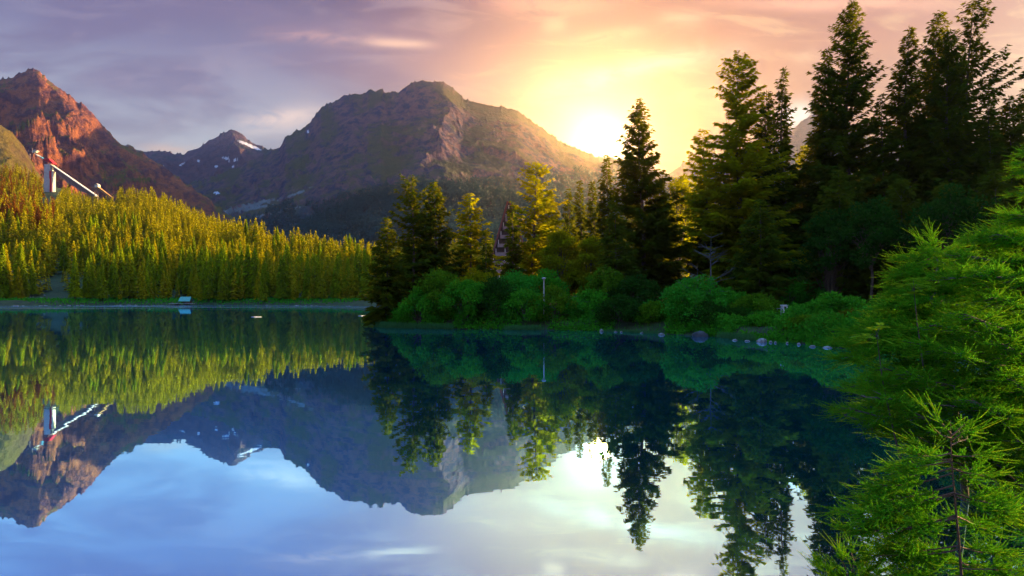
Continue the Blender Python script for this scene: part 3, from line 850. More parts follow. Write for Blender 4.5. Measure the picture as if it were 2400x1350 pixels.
# bare dead trees
def bare_tree(px, top, Y, label, r, rad=0.12, nb=26):
    x = (px - 1200) / F * Y; z0 = gz(x, Y); h = H + (HOR - top) / F * Y - z0
    g_ = Geo(); b_ = Geo()
    zz = np.linspace(-.3, h, 10)
    ox = np.cumsum(r.normal(0, .05, 10)); ox[0] = 0
    g_.tube(np.stack([ox, ox * .5, zz], -1), rad * (1.02 - zz.clip(0) / h), 7)
    for j in range(nb):
        z = r.uniform(.25, .97) * h; a = r.uniform(0, 6.28); l_ = (h - z) * .35 + r.uniform(.3, .9)
        o_ = np.interp(z, zz, ox)
        p = np.array([[o_, o_ * .5, z], [o_ + math.cos(a) * l_ * .5, math.sin(a) * l_ * .5, z + l_ * .2], [o_ + math.cos(a) * l_, math.sin(a) * l_, z + l_ * r.uniform(.1, .7)]])
        b_.tube(p, [.03, .018, .006], 4, False)
        for q in range(3):
            a2 = a + r.normal(0, .7); s0 = p[1] * (1 - q * .3) + p[2] * q * .3
            b_.tube(np.array([s0, s0 + np.array([math.cos(a2), math.sin(a2), r.uniform(0, .8)]) * l_ * .35]), [.012, .004], 3, False)
    e = link('dead_tree', None, label=label, cat='tree', loc=(x, Y, z0))
    link('trunk', g_.mesh('trunk', M_pale_bark, True), e)
    link('branches', b_.mesh('branches', M_pale_bark, True), e)
bare_tree(1664, 545, 58, 'bare grey dead tree rising above the bright shore bushes', np.random.default_rng(1))
bare_tree(1634, 612, 57, 'short whitish dead stem left of the bare grey dead tree', np.random.default_rng(2), .07, 10)

# ------------------------------------------------------------------ forest on the far hill
def small_conifer(r, n, h=1.0, wd=0.3, start=0.1, sz=1.0, shape=.75):
    """unit height conifer crown of n kites"""
    t_ = r.uniform(0, 1, n) ** 1.25
    z = start + (1 - start) * t_
    a = r.uniform(0, 6.283, n)
    rr = wd / 2 * (1 - t_) ** shape * (0.45 + 0.6 * np.sqrt(r.uniform(0, 1, n))) * (0.75 + 0.5 * vnoise(a * 1.2, z * 9, int(r.integers(1, 99))))
    inner = 0.35
    B = np.stack([np.cos(a) * rr * inner, np.sin(a) * rr * inner, z + 0.02], -1)
    d = np.stack([np.cos(a) * rr, np.sin(a) * rr, -0.03 - 0.28 * rr + 0.02 * (r.uniform(0, 1, n))], -1)
    L = np.linalg.norm(d, axis=1) * (1 - inner) + 0.02 * sz
    s = np.stack([-np.sin(a), np.cos(a), r.normal(0, .5, n)], -1)
    v, f = kites(B, d, s, L, (0.022 + 0.028 * (1 - t_)) * sz * r.uniform(.7, 1.3, n))
    return v, f

r = np.random.default_rng(42)
N = 19000
uu = r.uniform(-320, 1330, N); tq = r.uniform(0, 1.18, N)
Yr = np.interp(uu, HILL[:, 0], HILL[:, 2])
yy_ = 262 + (Yr - 262) * tq ** 1.15
xx_ = (uu - 1200) / F * yy_
sdv = lake_sd(xx_, yy_)
ok = (sdv > 3.5)
den = yy_ / 700.0 * (Yr - 262) / 450.0 * 0.95
# clearings: rocky glade near the left shore and the strip around the ski jump
glade = (np.abs(uu - 110) < 90) & (yy_ < 330) & (r.uniform(0, 1, N) < .8)
glade2 = (uu > 100) & (uu < 330) & (yy_ < 305) & (r.uniform(0, 1, N) < .5)
hut = (np.abs(uu - 436) < 17) & (yy_ < 285)
ok &= (r.uniform(0, 1, N) < np.clip(den + 0.28, 0, 1)) & (r.uniform(0, 1, N) < .25 + 1.2 * sstep(fbm(xx_ * .06, yy_ * .045, 3, 61), .42, .6)) & ~glade & ~glade2 & ~hut
uu, yy_, xx_ = uu[ok], yy_[ok], xx_[ok]
# right rise, with trees on the added shade-casting swell
N2 = 2700
u2 = r.uniform(1780, 2750, N2); y2 = r.uniform(380, 700, N2)
u2[1500:] = r.uniform(1290, 2600, 1200); y2[1500:] = r.uniform(250, 450, 1200)
uu = np.concatenate([uu, u2]); yy_ = np.concatenate([yy_, y2]); xx_ = np.concatenate([xx_, (u2 - 1200) / F * y2])
zz_ = ground_z(xx_, yy_)
hh = r.choice([1, .8, .55, 1.25], len(uu)) * r.uniform(10.5, 16, len(uu)) * (0.75 + 0.5 * vnoise(xx_ * .03, yy_ * .03, 4))
hh = np.where(yy_ < 300, np.minimum(hh * 1.15, 22), hh)
hh = np.where(uu > 1200, np.minimum(hh, 13), hh)
tp = HOR - F * (zz_ + hh - H) / yy_
see = (uu > 98) & (uu < 272) & (tp < np.interp(uu, [98, 130, 150, 200, 230, 272], [463, 463, 434, 456, 462, 464]))
uu, yy_, xx_, zz_, hh = (q_[~see] for q_ in (uu, yy_, xx_, zz_, hh))
inframe = (uu > -10) & (uu < 900)
score = np.where(inframe, hh / yy_, 0)
order = np.argsort(-score)
IND = 235
ind, rest = order[:IND], order[IND:]
print('hill trees', len(uu))
protos = []
for i in range(8):
    rr_ = np.random.default_rng(700 + i)
    v, f = small_conifer(rr_, 1500, wd=float(rr_.uniform(.24, .42)), start=.08, sz=.8)
    g_ = Geo(); g_.add(v, f)
    tg = Geo(); tg.tube(np.array([[0, 0, -.03], [0, 0, .5], [0, 0, .97]]), [.013, .009, .002], 5)
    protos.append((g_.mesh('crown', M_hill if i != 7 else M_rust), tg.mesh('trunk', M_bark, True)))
def hill_label(u, y):
    near_ = y < 300
    if u < 100: p_ = 'at the left picture edge'
    elif u < 250: p_ = 'above the pale rocks of the left shore'
    elif u < 400: p_ = 'between the left rocks and the green-roofed hut'
    elif u < 480: p_ = 'around the green-roofed hut'
    elif u < 650: p_ = 'in the stretch right of the green-roofed hut'
    elif u < 780: p_ = 'halfway between the hut and the peninsula'
    else: p_ = 'in the last stretch before the peninsula'
    return ('tall far shore spruce ' if near_ else 'hillside spruce behind the shore row ') + p_
for j, q in enumerate(ind):
    pm = protos[int(r.integers(0, 7)) if (uu[q] > 120 or yy_[q] < 420) else 7]
    lab = hill_label(uu[q], yy_[q])
    e = link('spruce_tree', None, label=lab, cat='tree', group=lab.replace('spruce', 'spruces'), loc=(xx_[q], yy_[q], zz_[q] - .1))
    e.rotation_euler = (0, 0, r.uniform(0, 6.28)); s_ = hh[q]; e.scale = (s_ * r.uniform(.85, 1.1),) * 2 + (s_,)
    link('trunk', pm[1], e); link('crown', pm[0], e)

def mass(name, X, Yv, Z, Hh, mats, base_n, label=None, idxf=None, wd=(.24, .38), sz=1.5, nproto=12, seed=1):
    rr_ = np.random.default_rng(seed)
    pr_ = [small_conifer(rr_, base_n, wd=float(rr_.uniform(*wd)), start=.06, sz=sz) for _ in range(nproto)]
    vs, fs, mi, off = [], [], [], 0
    which = rr_.integers(0, nproto, len(X))
    for p in range(nproto):
        w_ = np.nonzero(which == p)[0]
        if not len(w_): continue
        a = rr_.uniform(0, 6.28, len(w_)); ca, sa = np.cos(a), np.sin(a)
        v, f = pr_[p]; hs = Hh[w_][:, None]; ws = hs * rr_.uniform(.8, 1.2, (len(w_), 1))
        x_ = (v[None, :, 0] * ca[:, None] - v[None, :, 1] * sa[:, None]) * ws + X[w_][:, None]
        y_ = (v[None, :, 0] * sa[:, None] + v[None, :, 1] * ca[:, None]) * ws + Yv[w_][:, None]
        z_ = v[None, :, 2] * hs + Z[w_][:, None]
        vs.append(np.stack([x_, y_, z_], -1).reshape(-1, 3))
        fs.append((f[None] + (np.arange(len(w_)) * len(v))[:, None, None] + off).reshape(-1, 4))
        mi.append(np.repeat(idxf[w_] if idxf is not None else np.zeros(len(w_), int), len(f)))
        off += len(w_) * len(v)
    return link(name, mesh_np(name, np.vstack(vs), np.vstack(fs), mats, False, np.concatenate(mi)), kind='stuff', label=label, cat='forest')
rusty = ((uu[rest] < 130) & (r.uniform(0, 1, len(rest)) < .35) & (yy_[rest] > 420)).astype(int)
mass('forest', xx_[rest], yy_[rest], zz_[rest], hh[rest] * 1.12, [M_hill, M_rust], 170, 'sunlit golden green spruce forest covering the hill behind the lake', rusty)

# the wood goes on beyond the right picture edge and shades the near trees
r = np.random.default_rng(91)
xs = r.uniform(60, 130, 500); ys = r.uniform(38, 120, 500)
k_ = (ys < 66 + .36 * (xs + 5)) & (1200 + F * xs / ys > 2480) & (ys > 52 + .3 * (xs - 60))
xs, ys = xs[k_][:170], ys[k_][:170]
mass('forest', xs, ys, ground_z(xs, ys), r.uniform(26, 34, len(xs)), [M_spruce], 900, 'dark spruce wood going on past the right edge of the near shore', sz=1.4, seed=12)

# forests on the mountain foot and the spur
def scatter_on(vgrid, s, u, n, cond, seed):
    rr_ = np.random.default_rng(seed)
    nr, nc = vgrid.shape[:2]
    a = rr_.uniform(0, nr - 1.001, n); b_ = rr_.uniform(0, nc - 1.001, n)
    i, j = a.astype(int), b_.astype(int); fa_, fb = (a - i)[:, None], (b_ - j)[:, None]
    p = (vgrid[i, j] * (1 - fa_) + vgrid[i + 1, j] * fa_) * (1 - fb) + (vgrid[i, j + 1] * (1 - fa_) + vgrid[i + 1, j + 1] * fa_) * fb
    pu = 1200 + F * p[:, 0] / p[:, 1]; pv = HOR - F * (p[:, 2] - H) / p[:, 1]
    return p[cond(pu, pv, s[i], rr_)]
u_, v_, s_ = MTN[2]
def cond_m(pu, pv, s, rr_):
    nn = fbm(pu / 60, pv / 25, 4, 77) - .5
    line = np.interp(pu, [450, 600, 750, 900, 1000, 1150, 1300, 1450, 1560], [530, 515, 480, 440, 425, 420, 410, 400, 420])
    return (pv + nn * 90 > line) & (pv < 640) & (s > .1) & (pu > 380)
p = scatter_on(v_, s_, u_, 160000, cond_m, 5)
p = p[:28000]
r = np.random.default_rng(9)
mass('forest', p[:, 0], p[:, 1], p[:, 2] - 1, r.uniform(13, 26, len(p)), [M_far], 12, 'haze-tinted spruce forest on the foot of the big central mountain', wd=(.34, .46), sz=7, seed=4)
u_, v_, s_ = MTN[5]
p = scatter_on(v_, s_, u_, 60000, lambda pu, pv, s, rr_: (pu > 500) & (pu < 1650) & (s < .5) & (s > -.2), 6)
p = p[:24000]
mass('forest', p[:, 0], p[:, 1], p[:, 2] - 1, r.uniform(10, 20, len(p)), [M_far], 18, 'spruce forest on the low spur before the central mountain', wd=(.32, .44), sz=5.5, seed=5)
u_, v_, s_ = MTN[4]
p = scatter_on(v_, s_, u_, 3500, lambda pu, pv, s, rr_: (pv > 372 + 12 * rr_.normal(0, 1, len(pv))) & (s > 0), 8)
p = p[:1200]
mass('forest', p[:, 0], p[:, 1], p[:, 2] - 1, r.uniform(7, 13, len(p)), [M_hill], 30, 'scattered spruces on the grassy shoulder above the ski jump', wd=(.3, .42), sz=3.2, seed=6)

# ------------------------------------------------------------------ ski jump
M_conc = simple_mat('pale_concrete', (0.62, 0.60, 0.60), (0.48, 0.46, 0.47), 0.3, 0.8)
M_deck = simple_mat('white_track', (0.80, 0.78, 0.72), (0.70, 0.68, 0.62), 0.3, 0.7)
M_redp = simple_mat('red_paint', (0.62, 0.02, 0.03), (0.50, 0.02, 0.03), 1.0, 0.6)
M_blue = simple_mat('blue_paint', (0.12, 0.42, 0.55), None, 1.0, 0.6)
M_steel = simple_mat('grey_purple_steel', (0.32, 0.24, 0.26), (0.22, 0.17, 0.19), 1.0, 0.6)
M_dark = simple_mat('dark_glass', (0.02, 0.025, 0.035), (0.04, 0.05, 0.06), 1.0, 0.2)
M_ochre = simple_mat('ochre_boards', (0.50, 0.30, 0.10), (0.40, 0.22, 0.08), 1.0, 0.8)
YJ = 790.0
jump = link('ski_jump_tower', None, label='tall concrete ski jump with red cabin and long white inrun above the forest', cat='ski jump', loc=P(118, 470, YJ))
def child(name, g_, m_, parent, smooth=False, label=None):
    o = link(name, g_.mesh(name, m_, smooth), parent, label=label)
    return o
O = np.array(P(118, 470, YJ))
Q = lambda px, py, dy=0.0: P(px, py, YJ) - O + np.array([0, dy, 0])
def beam(g_, a, b_, wd, hh_, dn=0):
    """box from a to b, wd across (y), hh_ thick, top face at the line a-b"""
    a = np.array(a, float); b_ = np.array(b_, float); d = unit(b_ - a); sd_ = np.array([0, 1.0, 0]); up = unit(np.cross(d, sd_) * -1); up = up * np.sign(up[2])
    v = []
    for e in (a, b_):
        for sy in (-1, 1):
            for t_ in (0, -1):
                v.append(e + sd_ * sy * wd / 2 + up * t_ * hh_ - up * dn)
    g_.add(v, [[0, 2, 3, 1], [4, 5, 7, 6], [0, 1, 5, 4], [2, 6, 7, 3], [0, 4, 6, 2], [1, 3, 7, 5]])
g_ = Geo()
base = Q(114, 480); top = Q(114.5, 386)
g_.add([[base[0] - 3.2, -4, base[2] - 20], [base[0] + 3.0, -4, base[2] - 20], [base[0] + 3.0, 4, base[2] - 20], [base[0] - 3.2, 4, base[2] - 20],
        [top[0] - 3.4, -3.2, top[2]], [top[0] + 3.4, -3.2, top[2]], [top[0] + 3.4, 3.2, top[2]], [top[0] - 3.4, 3.2, top[2]]],
       [[0, 1, 5, 4], [1, 2, 6, 5], [2, 3, 7, 6], [3, 0, 4, 7], [4, 5, 6, 7]])
child('pillar', g_, M_conc, jump)
g_ = Geo(); a = Q(122.5, 470); b_ = Q(122.2, 402)
g_.box((a + b_) / 2 + [0, -.6, -6], (2.4, 5.6, b_[2] - a[2] + 12)); child('lift_shaft', g_, M_redp, jump)
g_ = Geo(); a = Q(126, 470); b_ = Q(126, 402)
g_.box((a + b_) / 2 + [0, -.3, -6], (1.5, 5.0, b_[2] - a[2] + 12)); child('stair_shaft', g_, M_deck, jump)
g_ = Geo(); beam(g_, Q(118, 383), Q(228, 459), 5.2, .9); child('inrun', g_, M_deck, jump)
g_ = Geo(); beam(g_, Q(86, 361.5), Q(108, 375), 4.6, .9); child('upper_inrun', g_, M_deck, jump)
g_ = Geo(); beam(g_, Q(96, 367.5), Q(108, 375.3), 4.8, .6, -.25); child('blue_panel', g_, M_blue, jump)
g_ = Geo()
for i in range(26):
    t0, t1 = i / 26, (i + 1) / 26
    dep = lambda t: 2.0 + 5.2 * math.sin(math.pi * min(1, t * .95 + .08))
    a0, a1 = Q(124 + 102 * t0, 388.2 + 70 * t0), Q(124 + 102 * t1, 388.2 + 70 * t1)
    for sy in (-2, 2):
        lo0 = a0 + [0, sy, -dep(t0)]; lo1 = a1 + [0, sy, -dep(t1)]
        g_.tube([a0 + [0, sy, 0], lo1 if i % 2 else lo0], .16, 4, False)
        g_.tube([lo0, lo1], .28, 4, False)
        g_.tube([a1 + [0, sy, 0], lo1], .14, 4, False)
    g_.add([a0 + [0, 0, -.2], a1 + [0, 0, -.2], a1 + [0, 0, -dep(t1)], a0 + [0, 0, -dep(t0)]], [[0, 1, 2, 3]])
child('truss', g_, M_steel, jump)
g_ = Geo()
c0 = Q(114.5, 378.5)
g_.add([c0 + [-4.6, -3.4, 1.0], c0 + [4.6, -3.4, -2.8], c0 + [4.6, 3.4, -2.8], c0 + [-4.6, 3.4, 1.0], c0 + [-3.8, -3.4, 3.0], c0 + [2.0, -3.4, 2.6], c0 + [2.0, 3.4, 2.6], c0 + [-3.8, 3.4, 3.0],
        c0 + [7.5, -3.4, -3.0], c0 + [7.5, 3.4, -3.0]],
       [[0, 1, 5, 4], [1, 8, 9, 2], [2, 3, 7, 6], [3, 0, 4, 7], [4, 5, 6, 7], [5, 8, 9, 6], [0, 3, 2, 1]])
g_.add([c0 + [4.6, -3.4, -2.8], c0 + [7.5, -3.4, -3.0], c0 + [2.0, -3.4, 2.6]], [[0, 1, 2]])
g_.add([c0 + [4.6, 3.4, -2.8], c0 + [7.5, 3.4, -3.0], c0 + [2.0, 3.4, 2.6]], [[0, 2, 1]])
cab = child('cabin', g_, M_redp, jump)
g_ = Geo(); g_.box(c0 + [-1.0, -3.45, .9], (4.2, .12, .7)); child('cabin_window', g_, M_dark, cab)
g_ = Geo()
hk = [Q(80, 358), Q(78.5, 355), Q(80, 352.5), Q(84, 351.5), Q(88, 352.5), Q(90, 354)]
for a, b_ in zip(hk[:-1], hk[1:]): beam(g_, a, b_, 4.0, .8)
g_.box(Q(83.5, 356), (3.0, 3.6, 1.6)); child('start_house', g_, M_deck, jump)
g_ = Geo(); beam(g_, Q(64, 354.5), Q(79, 356), 3.6, .6); g_.tube([Q(75.5, 356), Q(75.5, 347)], .35, 6); g_.tube([Q(66, 355), Q(66, 352.5)], .2, 5); g_.tube([Q(70, 355), Q(70, 372)], .4, 6); child('platform', g_, M_steel, jump)
j2 = link('small_ski_jump', None, label='smaller ochre ski jump ending at a white hut, right of the tall one', cat='ski jump', loc=P(240, 470, YJ - 20))
YJ2 = YJ - 20; O2 = P(240, 470, YJ2); Q2 = lambda px, py: P(px, py, YJ2) - O2
g_ = Geo(); beam(g_, Q2(233, 439), Q2(264, 463), 4.5, 1.6); child('inrun', g_, M_ochre, j2)
g_ = Geo(); g_.box(Q2(228.5, 436.5), (3.8, 4.5, 3.0)); g_.add([Q2(228.5, 436.5) + np.array(q) for q in [(-2.3, -2.6, 1.5), (2.3, -2.6, 1.5), (2.3, 2.6, 1.5), (-2.3, 2.6, 1.5), (0, -2.6, 2.9), (0, 2.6, 2.9)]], [[0, 3, 5, 4], [1, 4, 5, 2]]); child('start_house', g_, M_deck, j2)
g_ = Geo(); g_.box(Q2(221, 438.5), (4.6, 3.6, 1.3)); g_.tube([Q2(222, 439), Q2(222, 480)], .3, 5); g_.tube([Q2(229, 438), Q2(229, 480)], .4, 5); child('platform', g_, M_steel, j2)

# ------------------------------------------------------------------ gabled hotel behind the peninsula
YH = 190.0
hot = link('gabled_hotel', None, label='tall triangular hotel with red brown roof slopes and pale balcony floors behind the trees', cat='building', loc=P(1200, 680, YH))
OH = P(1200, 680, YH); QH = lambda px, py, dy=0: P(px, py, YH) - OH + np.array([0, dy, 0])
apex, lft, rgt = QH(1192, 474), QH(1136, 668), QH(1256, 668)
M_facade = simple_mat('dark_timber_facade', (0.06, 0.04, 0.04), (0.10, 0.06, 0.05), 1.0, 0.7)
M_roofr = simple_mat('red_brown_roof', (0.20, 0.06, 0.05), (0.14, 0.045, 0.04), 0.6, 0.6)
M_white = simple_mat('white_render', (0.80, 0.76, 0.74), (0.66, 0.62, 0.62), 0.8, 0.7)
g_ = Geo(); D_ = 14
g_.add([lft, rgt, apex, lft + [0, D_, 0], rgt + [0, D_, 0], apex + [0, D_, 0]], [[0, 1, 2], [4, 3, 5], [0, 3, 4], [0, 4, 1]])
child('facade', g_, M_facade, hot)
for q, (a, b_) in enumerate(((lft, apex), (apex, rgt))):
    g_ = Geo(); nrm = unit(np.cross(b_ - a, [0, 1, 0])) * -1
    nrm = nrm if nrm[2] > 0 else -nrm
    lo = np.array([0, -1.4, 0]); hi = np.array([0, D_ + .5, 0])
    g_.add([a + lo, b_ + lo, b_ + hi, a + hi, a + lo + nrm * .5, b_ + lo + nrm * .5, b_ + hi + nrm * .5, a + hi + nrm * .5],
           [[0, 1, 2, 3], [4, 7, 6, 5], [0, 4, 5, 1], [1, 5, 6, 2], [2, 6, 7, 3], [3, 7, 4, 0]])
    child('roof', g_, M_roofr, hot)
nfl = 9
M_balc = simple_mat('weathered_pink_render', (0.34, 0.26, 0.26), (0.22, 0.16, 0.17), 0.8, 0.8)
for i in range(nfl):
    z = lft[2] + (apex[2] - lft[2]) * (i + .55) / (nfl + .6)
    f_ = (z - lft[2]) / (apex[2] - lft[2])
    xl = lft[0] + (apex[0] - lft[0]) * f_ + .5; xr_ = rgt[0] + (apex[0] - rgt[0]) * f_ - .5
    g_ = Geo(); g_.box(((xl + xr_) / 2, -.75, z), (xr_ - xl, 1.4, .95)); bal = child('balcony', g_, M_balc, hot)
    nw = max(1, int((xr_ - xl) / 2.6))
    g_ = Geo()
    for k in range(nw + 1):
        g_.box((xl + .2 + (xr_ - xl - .4) * k / nw, -.6, z + 1.05), (.16, 1.0, 1.1))
    child('divider', g_, M_white, bal)

# ------------------------------------------------------------------ hut, rafts, lamp, wall, post, rail
M_teal = simple_mat('teal_sheet_roof', (0.10, 0.46, 0.36), (0.08, 0.36, 0.30), 1.5, 0.5)
M_wood = simple_mat('weathered_boards', (0.10, 0.08, 0.06), (0.06, 0.05, 0.04), 2.0, 0.9)
M_pwood = simple_mat('pale_planks', (0.45, 0.46, 0.45), (0.33, 0.34, 0.34), 2.0, 0.8)
YB = 263.0
ob = P(436, 707, YB); ob[2] = max(gz(ob[0], ob[1]), .6)
hut = link('boat_hut', None, label='small hut with a teal green roof at the edge of the far shore', cat='hut', loc=ob)
g_ = Geo(); g_.box((0, 0, .55), (3.4, 2.6, 1.1)); child('wall', g_, M_wood, hut)
g_ = Geo(); g_.add([(-2.2, -1.75, .95), (2.3, -1.75, .95), (1.9, .1, 2.65), (-2.2, .1, 2.65), (-2.2, 1.9, .95), (2.3, 1.9, .95)], [[0, 1, 2, 3], [3, 2, 5, 4]])
g_.add([(-2.2, -1.75, .83), (2.3, -1.75, .83), (1.9, .1, 2.53), (-2.2, .1, 2.53), (-2.2, 1.9, .83), (2.3, 1.9, .83)], [[1, 0, 3, 2], [2, 3, 4, 5]])
g_.add([(-2.2, -1.75, .83), (2.3, -1.75, .83), (2.3, -1.75, .95), (-2.2, -1.75, .95)], [[0, 1, 2, 3]])
child('roof', g_, M_teal, hut)
g_ = Geo(); g_.box((.4, -1.32, .5), (.9, .06, .95)); child('door', g_, M_dark, hut)
pj = link('jetty', None, label='low pale jetty in front of the green-roofed hut', cat='jetty', loc=(ob[0] + .5, ob[1] - 4.5, 0))
g_ = Geo(); g_.box((0, 0, .62), (9.0, 1.8, .16)); child('deck', g_, M_pwood, pj)
for k in range(5):
    g_ = Geo(); g_.tube([(-4.1 + k * 2.05, -.6, -1.2), (-4.1 + k * 2.05, -.6, .56)], .1, 6); child('post', g_, M_wood, pj)
def raft(px, py, Ln, label):
    Y = H * F / (py - HOR); q = P(px, py, Y)
    e = link('mooring_raft', None, label=label, cat='raft', loc=(q[0], q[1], 0)); e.rotation_euler = (0, 0, .785)
    g_ = Geo(); g_.box((0, 0, .05), (Ln, Ln, .05)); child('deck', g_, M_white, e)
    g_ = Geo()
    for sx_ in (-.36, .36):
        g_.tube([(-Ln * .45, sx_ * Ln * .8, -.04), (Ln * .45, sx_ * Ln * .8, -.04)], .06, 8)
    child('float', g_, M_pwood, e)
raft(601, 743, 1.15, 'small pale raft floating in the open water, the nearer of two')
raft(848, 740.5, .8, 'tiny pale raft floating close left of the peninsula')

YL = 70.0
ql = P(1269, 714, YL); zl = gz(ql[0], YL)
zt = H + (HOR - 650) / F * YL
lamp = link('street_lamp', None, label='slim grey lamp post with a flat round head among the peninsula bushes', cat='street lamp', loc=(ql[0], 64.6, zl))
zt = H + (HOR - 650) / F * 64.6
g_ = Geo(); g_.tube([(0, 0, -.2), (0, 0, zt - zl - .28)], .05, 8); child('pole', g_, M_conc, lamp)
g_ = Geo(); g_.tube([(0, 0, zt - zl - .30), (0, 0, zt - zl - .12)], np.array([.08, .15]), 12); child('lantern', g_, M_pwood, lamp)
g_ = Geo(); g_.tube([(0, 0, zt - zl - .12), (0, 0, zt - zl - .06), (0, 0, zt - zl - .01)], np.array([.21, .20, .06]), 14); child('cap', g_, M_conc, lamp)

qw = P(1368, 690, 75)
wl = link('stone_wall', None, label='short pale turquoise stone wall in the trees left of the spire spruce', cat='wall', loc=(qw[0], 75, gz(qw[0], 75)))
g_ = Geo()
rw = np.random.default_rng(3)
for k in range(16):
    for j in range(4):
        g_.box((-1.75 + k * .23 + rw.normal(0, .02), rw.normal(0, .04), .15 + j * .28), (.26 * rw.uniform(.8, 1.15), .45, .30 * rw.uniform(.85, 1.1)))
M_wall = simple_mat('pale_lichen_stone', (0.42, 0.52, 0.50), (0.20, 0.28, 0.26), 3.0, 0.9, .3)
child('masonry', g_, M_wall, wl)

M_galv = simple_mat('galvanised_rail', (0.55, 0.58, 0.66), None, 1.0, .5)
qp = P(1838, 733, 54)
zp = gz(qp[0], 54)
post = link('stone_post', None, label='small square whitish stone post with a dark opening beside the shore rail', cat='post', loc=(qp[0], 54, zp))
ph = max(.6, H + (HOR - 714.5) / F * 54 - zp)
g_ = Geo(); g_.box((0, 0, ph * .5 - .03), (.40, .40, ph - .1)); child('shaft', g_, M_white, post)
g_ = Geo(); g_.box((0, 0, ph - .04), (.46, .46, .09)); child('cap', g_, M_white, post)
g_ = Geo(); g_.box((0, -.203, ph - .22), (.16, .03, .16)); child('opening', g_, M_dark, post)
rail = link('shore_rail', None, label='long thin metal rail running behind the shore bushes', cat='rail', loc=(0, 0, 0))
g_ = Geo()
pts = []
for px in range(1390, 2110, 24):
    Y = np.interp(px, [1390, 1640, 1838, 2110], [70, 62, 54.6, 47])
    pts.append(P(px, np.interp(px, [1390, 1838, 2110], [721.5, 723, 735]), Y))
pts = np.array(pts)
g_.tube(pts, .028, 6); child('handrail', g_, M_galv, rail)
for k in range(0, len(pts), 3):
    x_, y_, z_ = pts[k]; zg = gz(x_, y_)
    if zg < z_ - .1:
        g_ = Geo(); g_.tube([(x_, y_, zg - .1), (x_, y_, z_)], .024, 6); child('post', g_, M_galv, rail)

# ------------------------------------------------------------------ rocks
def rock(px, py, wpx, hpx, label, m_=None, r=None, group=None, Y=None, name='boulder'):
    if Y is None: Y = H * F / (py - HOR)
    x = (px - 1200) / F * Y
    wd, hh_ = wpx / F * Y, .75 * hpx / F * Y
    n1_, n2_ = 13, 20
    th = np.linspace(0, np.pi, n1_)[:, None]; ph_ = (np.arange(n2_) * 2 * np.pi / n2_)[None]
    d = np.stack([np.sin(th) * np.cos(ph_), np.sin(th) * np.sin(ph_), np.cos(th) + 0 * ph_], -1)
    k_ = int(r.integers(0, 999))
    rad = .55 + .85 * fbm(d[..., 0] * 1.9 + 5 + k_, d[..., 1] * 1.9 + d[..., 2] * 1.7 + 7, 4, k_, .65)
    v = d * rad[..., None]
    v[..., 2] = np.minimum(v[..., 2], .95)
    v[..., 0] *= 1 - .25 * np.abs(v[..., 2])
    v[..., 2] += .25 * v[..., 0] * r.choice([-1, 1])
    v = v * np.array([wd / 2, wd / 2 * .8, hh_ * 1.05])
    v = v.reshape(-1, 3)
    me = mesh_np(name, v, grid_faces(n1_, n2_, True)[:, ::-1], m_ or M_rock, True)
    z = max(0.0, gz(x, Y)) if Y is not None and py < 760 else 0.0
    o = link(name, me, label=label, cat='rock', group=group, loc=(x, Y, z)); o.rotation_euler[2] = r.uniform(-.5, .5)
    return o
RK = [(1350, 774, 18, 11, 'squarish white boulder at the waterline left of the spire spruce', 0), (1410, 777, 10, 8, 'round whitish stone left of the mossy grass bank', 0),
      (1443, 778.5, 8, 3.5, 'first little flat stone on the grass bank waterline', 0), (1456, 779, 6, 4.5, 'second little stone on the grass bank waterline', 0),
      (1504, 781, 9, 4.5, 'small white stone under the spire spruce', 0), (1551, 785, 16, 6, 'low wide pale stone under the overhanging bushes', 0),
      (1643, 789, 42, 18, 'large dark boulder standing in the water under the bushes', 1), (1722, 798, 13, 4.5, 'flat bluish stone by the reeds, nearer to the dark boulder', 0),
      (1752, 800, 15, 4, 'flat bluish stone by the reeds, nearer to the white boulder', 0), (1785, 802, 28, 12, 'big rounded white boulder at the waterline', 0),
      (1807, 803, 9, 6, 'yellowish stone right beside the big white boulder', 0), (1817, 804, 7, 5, 'whitish stone just past the yellowish one', 0),
      (1845, 805, 7, 5, 'single small grey stone between the two shore stone clusters', 0), (1873, 808, 11, 6, 'small pale stone where the shore bends to the right', 0),
      (1904, 813, 17, 5.5, 'flat whitish stone, left of the last pale slab', 0), (1939, 815.5, 25, 5.5, 'last long pale slab beside the foreground larch', 0),
      (1889, 712, 12, 8, 'pale stone on the slope, lowest left of its heap', 0, 58), (1899, 706, 8, 6, 'pale stone on the slope, upper left of its heap', 0, 59),
      (1915, 717, 20, 6, 'long pale stone on the slope at the heap foot', 0, 58), (1930, 715, 14, 9, 'pale stone on the slope, right side of its heap', 0, 58.5),
      (1938, 719, 10, 6, 'small pale stone on the slope, rightmost of its heap', 0, 57.5), (1905, 757, 12, 7, 'grey stone among bushes above the bend of the shore', 1, 48.5)]
for i, q in enumerate(RK):
    rock(q[0], q[1], q[2], q[3], q[4], M_darkrock if q[5] else M_rock, np.random.default_rng(800 + i), None, q[6] if len(q) > 6 else None)
r = np.random.default_rng(77)
for i in range(26):
    px = float(r.choice([r.uniform(40, 110), r.uniform(160, 200), r.uniform(280, 310), r.uniform(690, 740), r.uniform(5, 850)], p=[.25, .15, .1, .2, .3]))
    py = np.interp(px, [0, 120, 250, 420, 640, 870], [717.3, 716.5, 715.5, 715.8, 715.9, 718.4])
    rock(px, py, r.uniform(4, 10), r.uniform(1, 2.4), 'small pale rock at the waterline of the far shore', None, r, 'pale rocks along the far shore')
for i in range(9):
    px = r.uniform(40, 110); Y = r.uniform(275, 292)
    rock(px, 700, r.uniform(4, 10), r.uniform(2, 4), 'pale boulder on the clearing at the left of the far shore', None, r, 'boulders on the far clearing', Y)

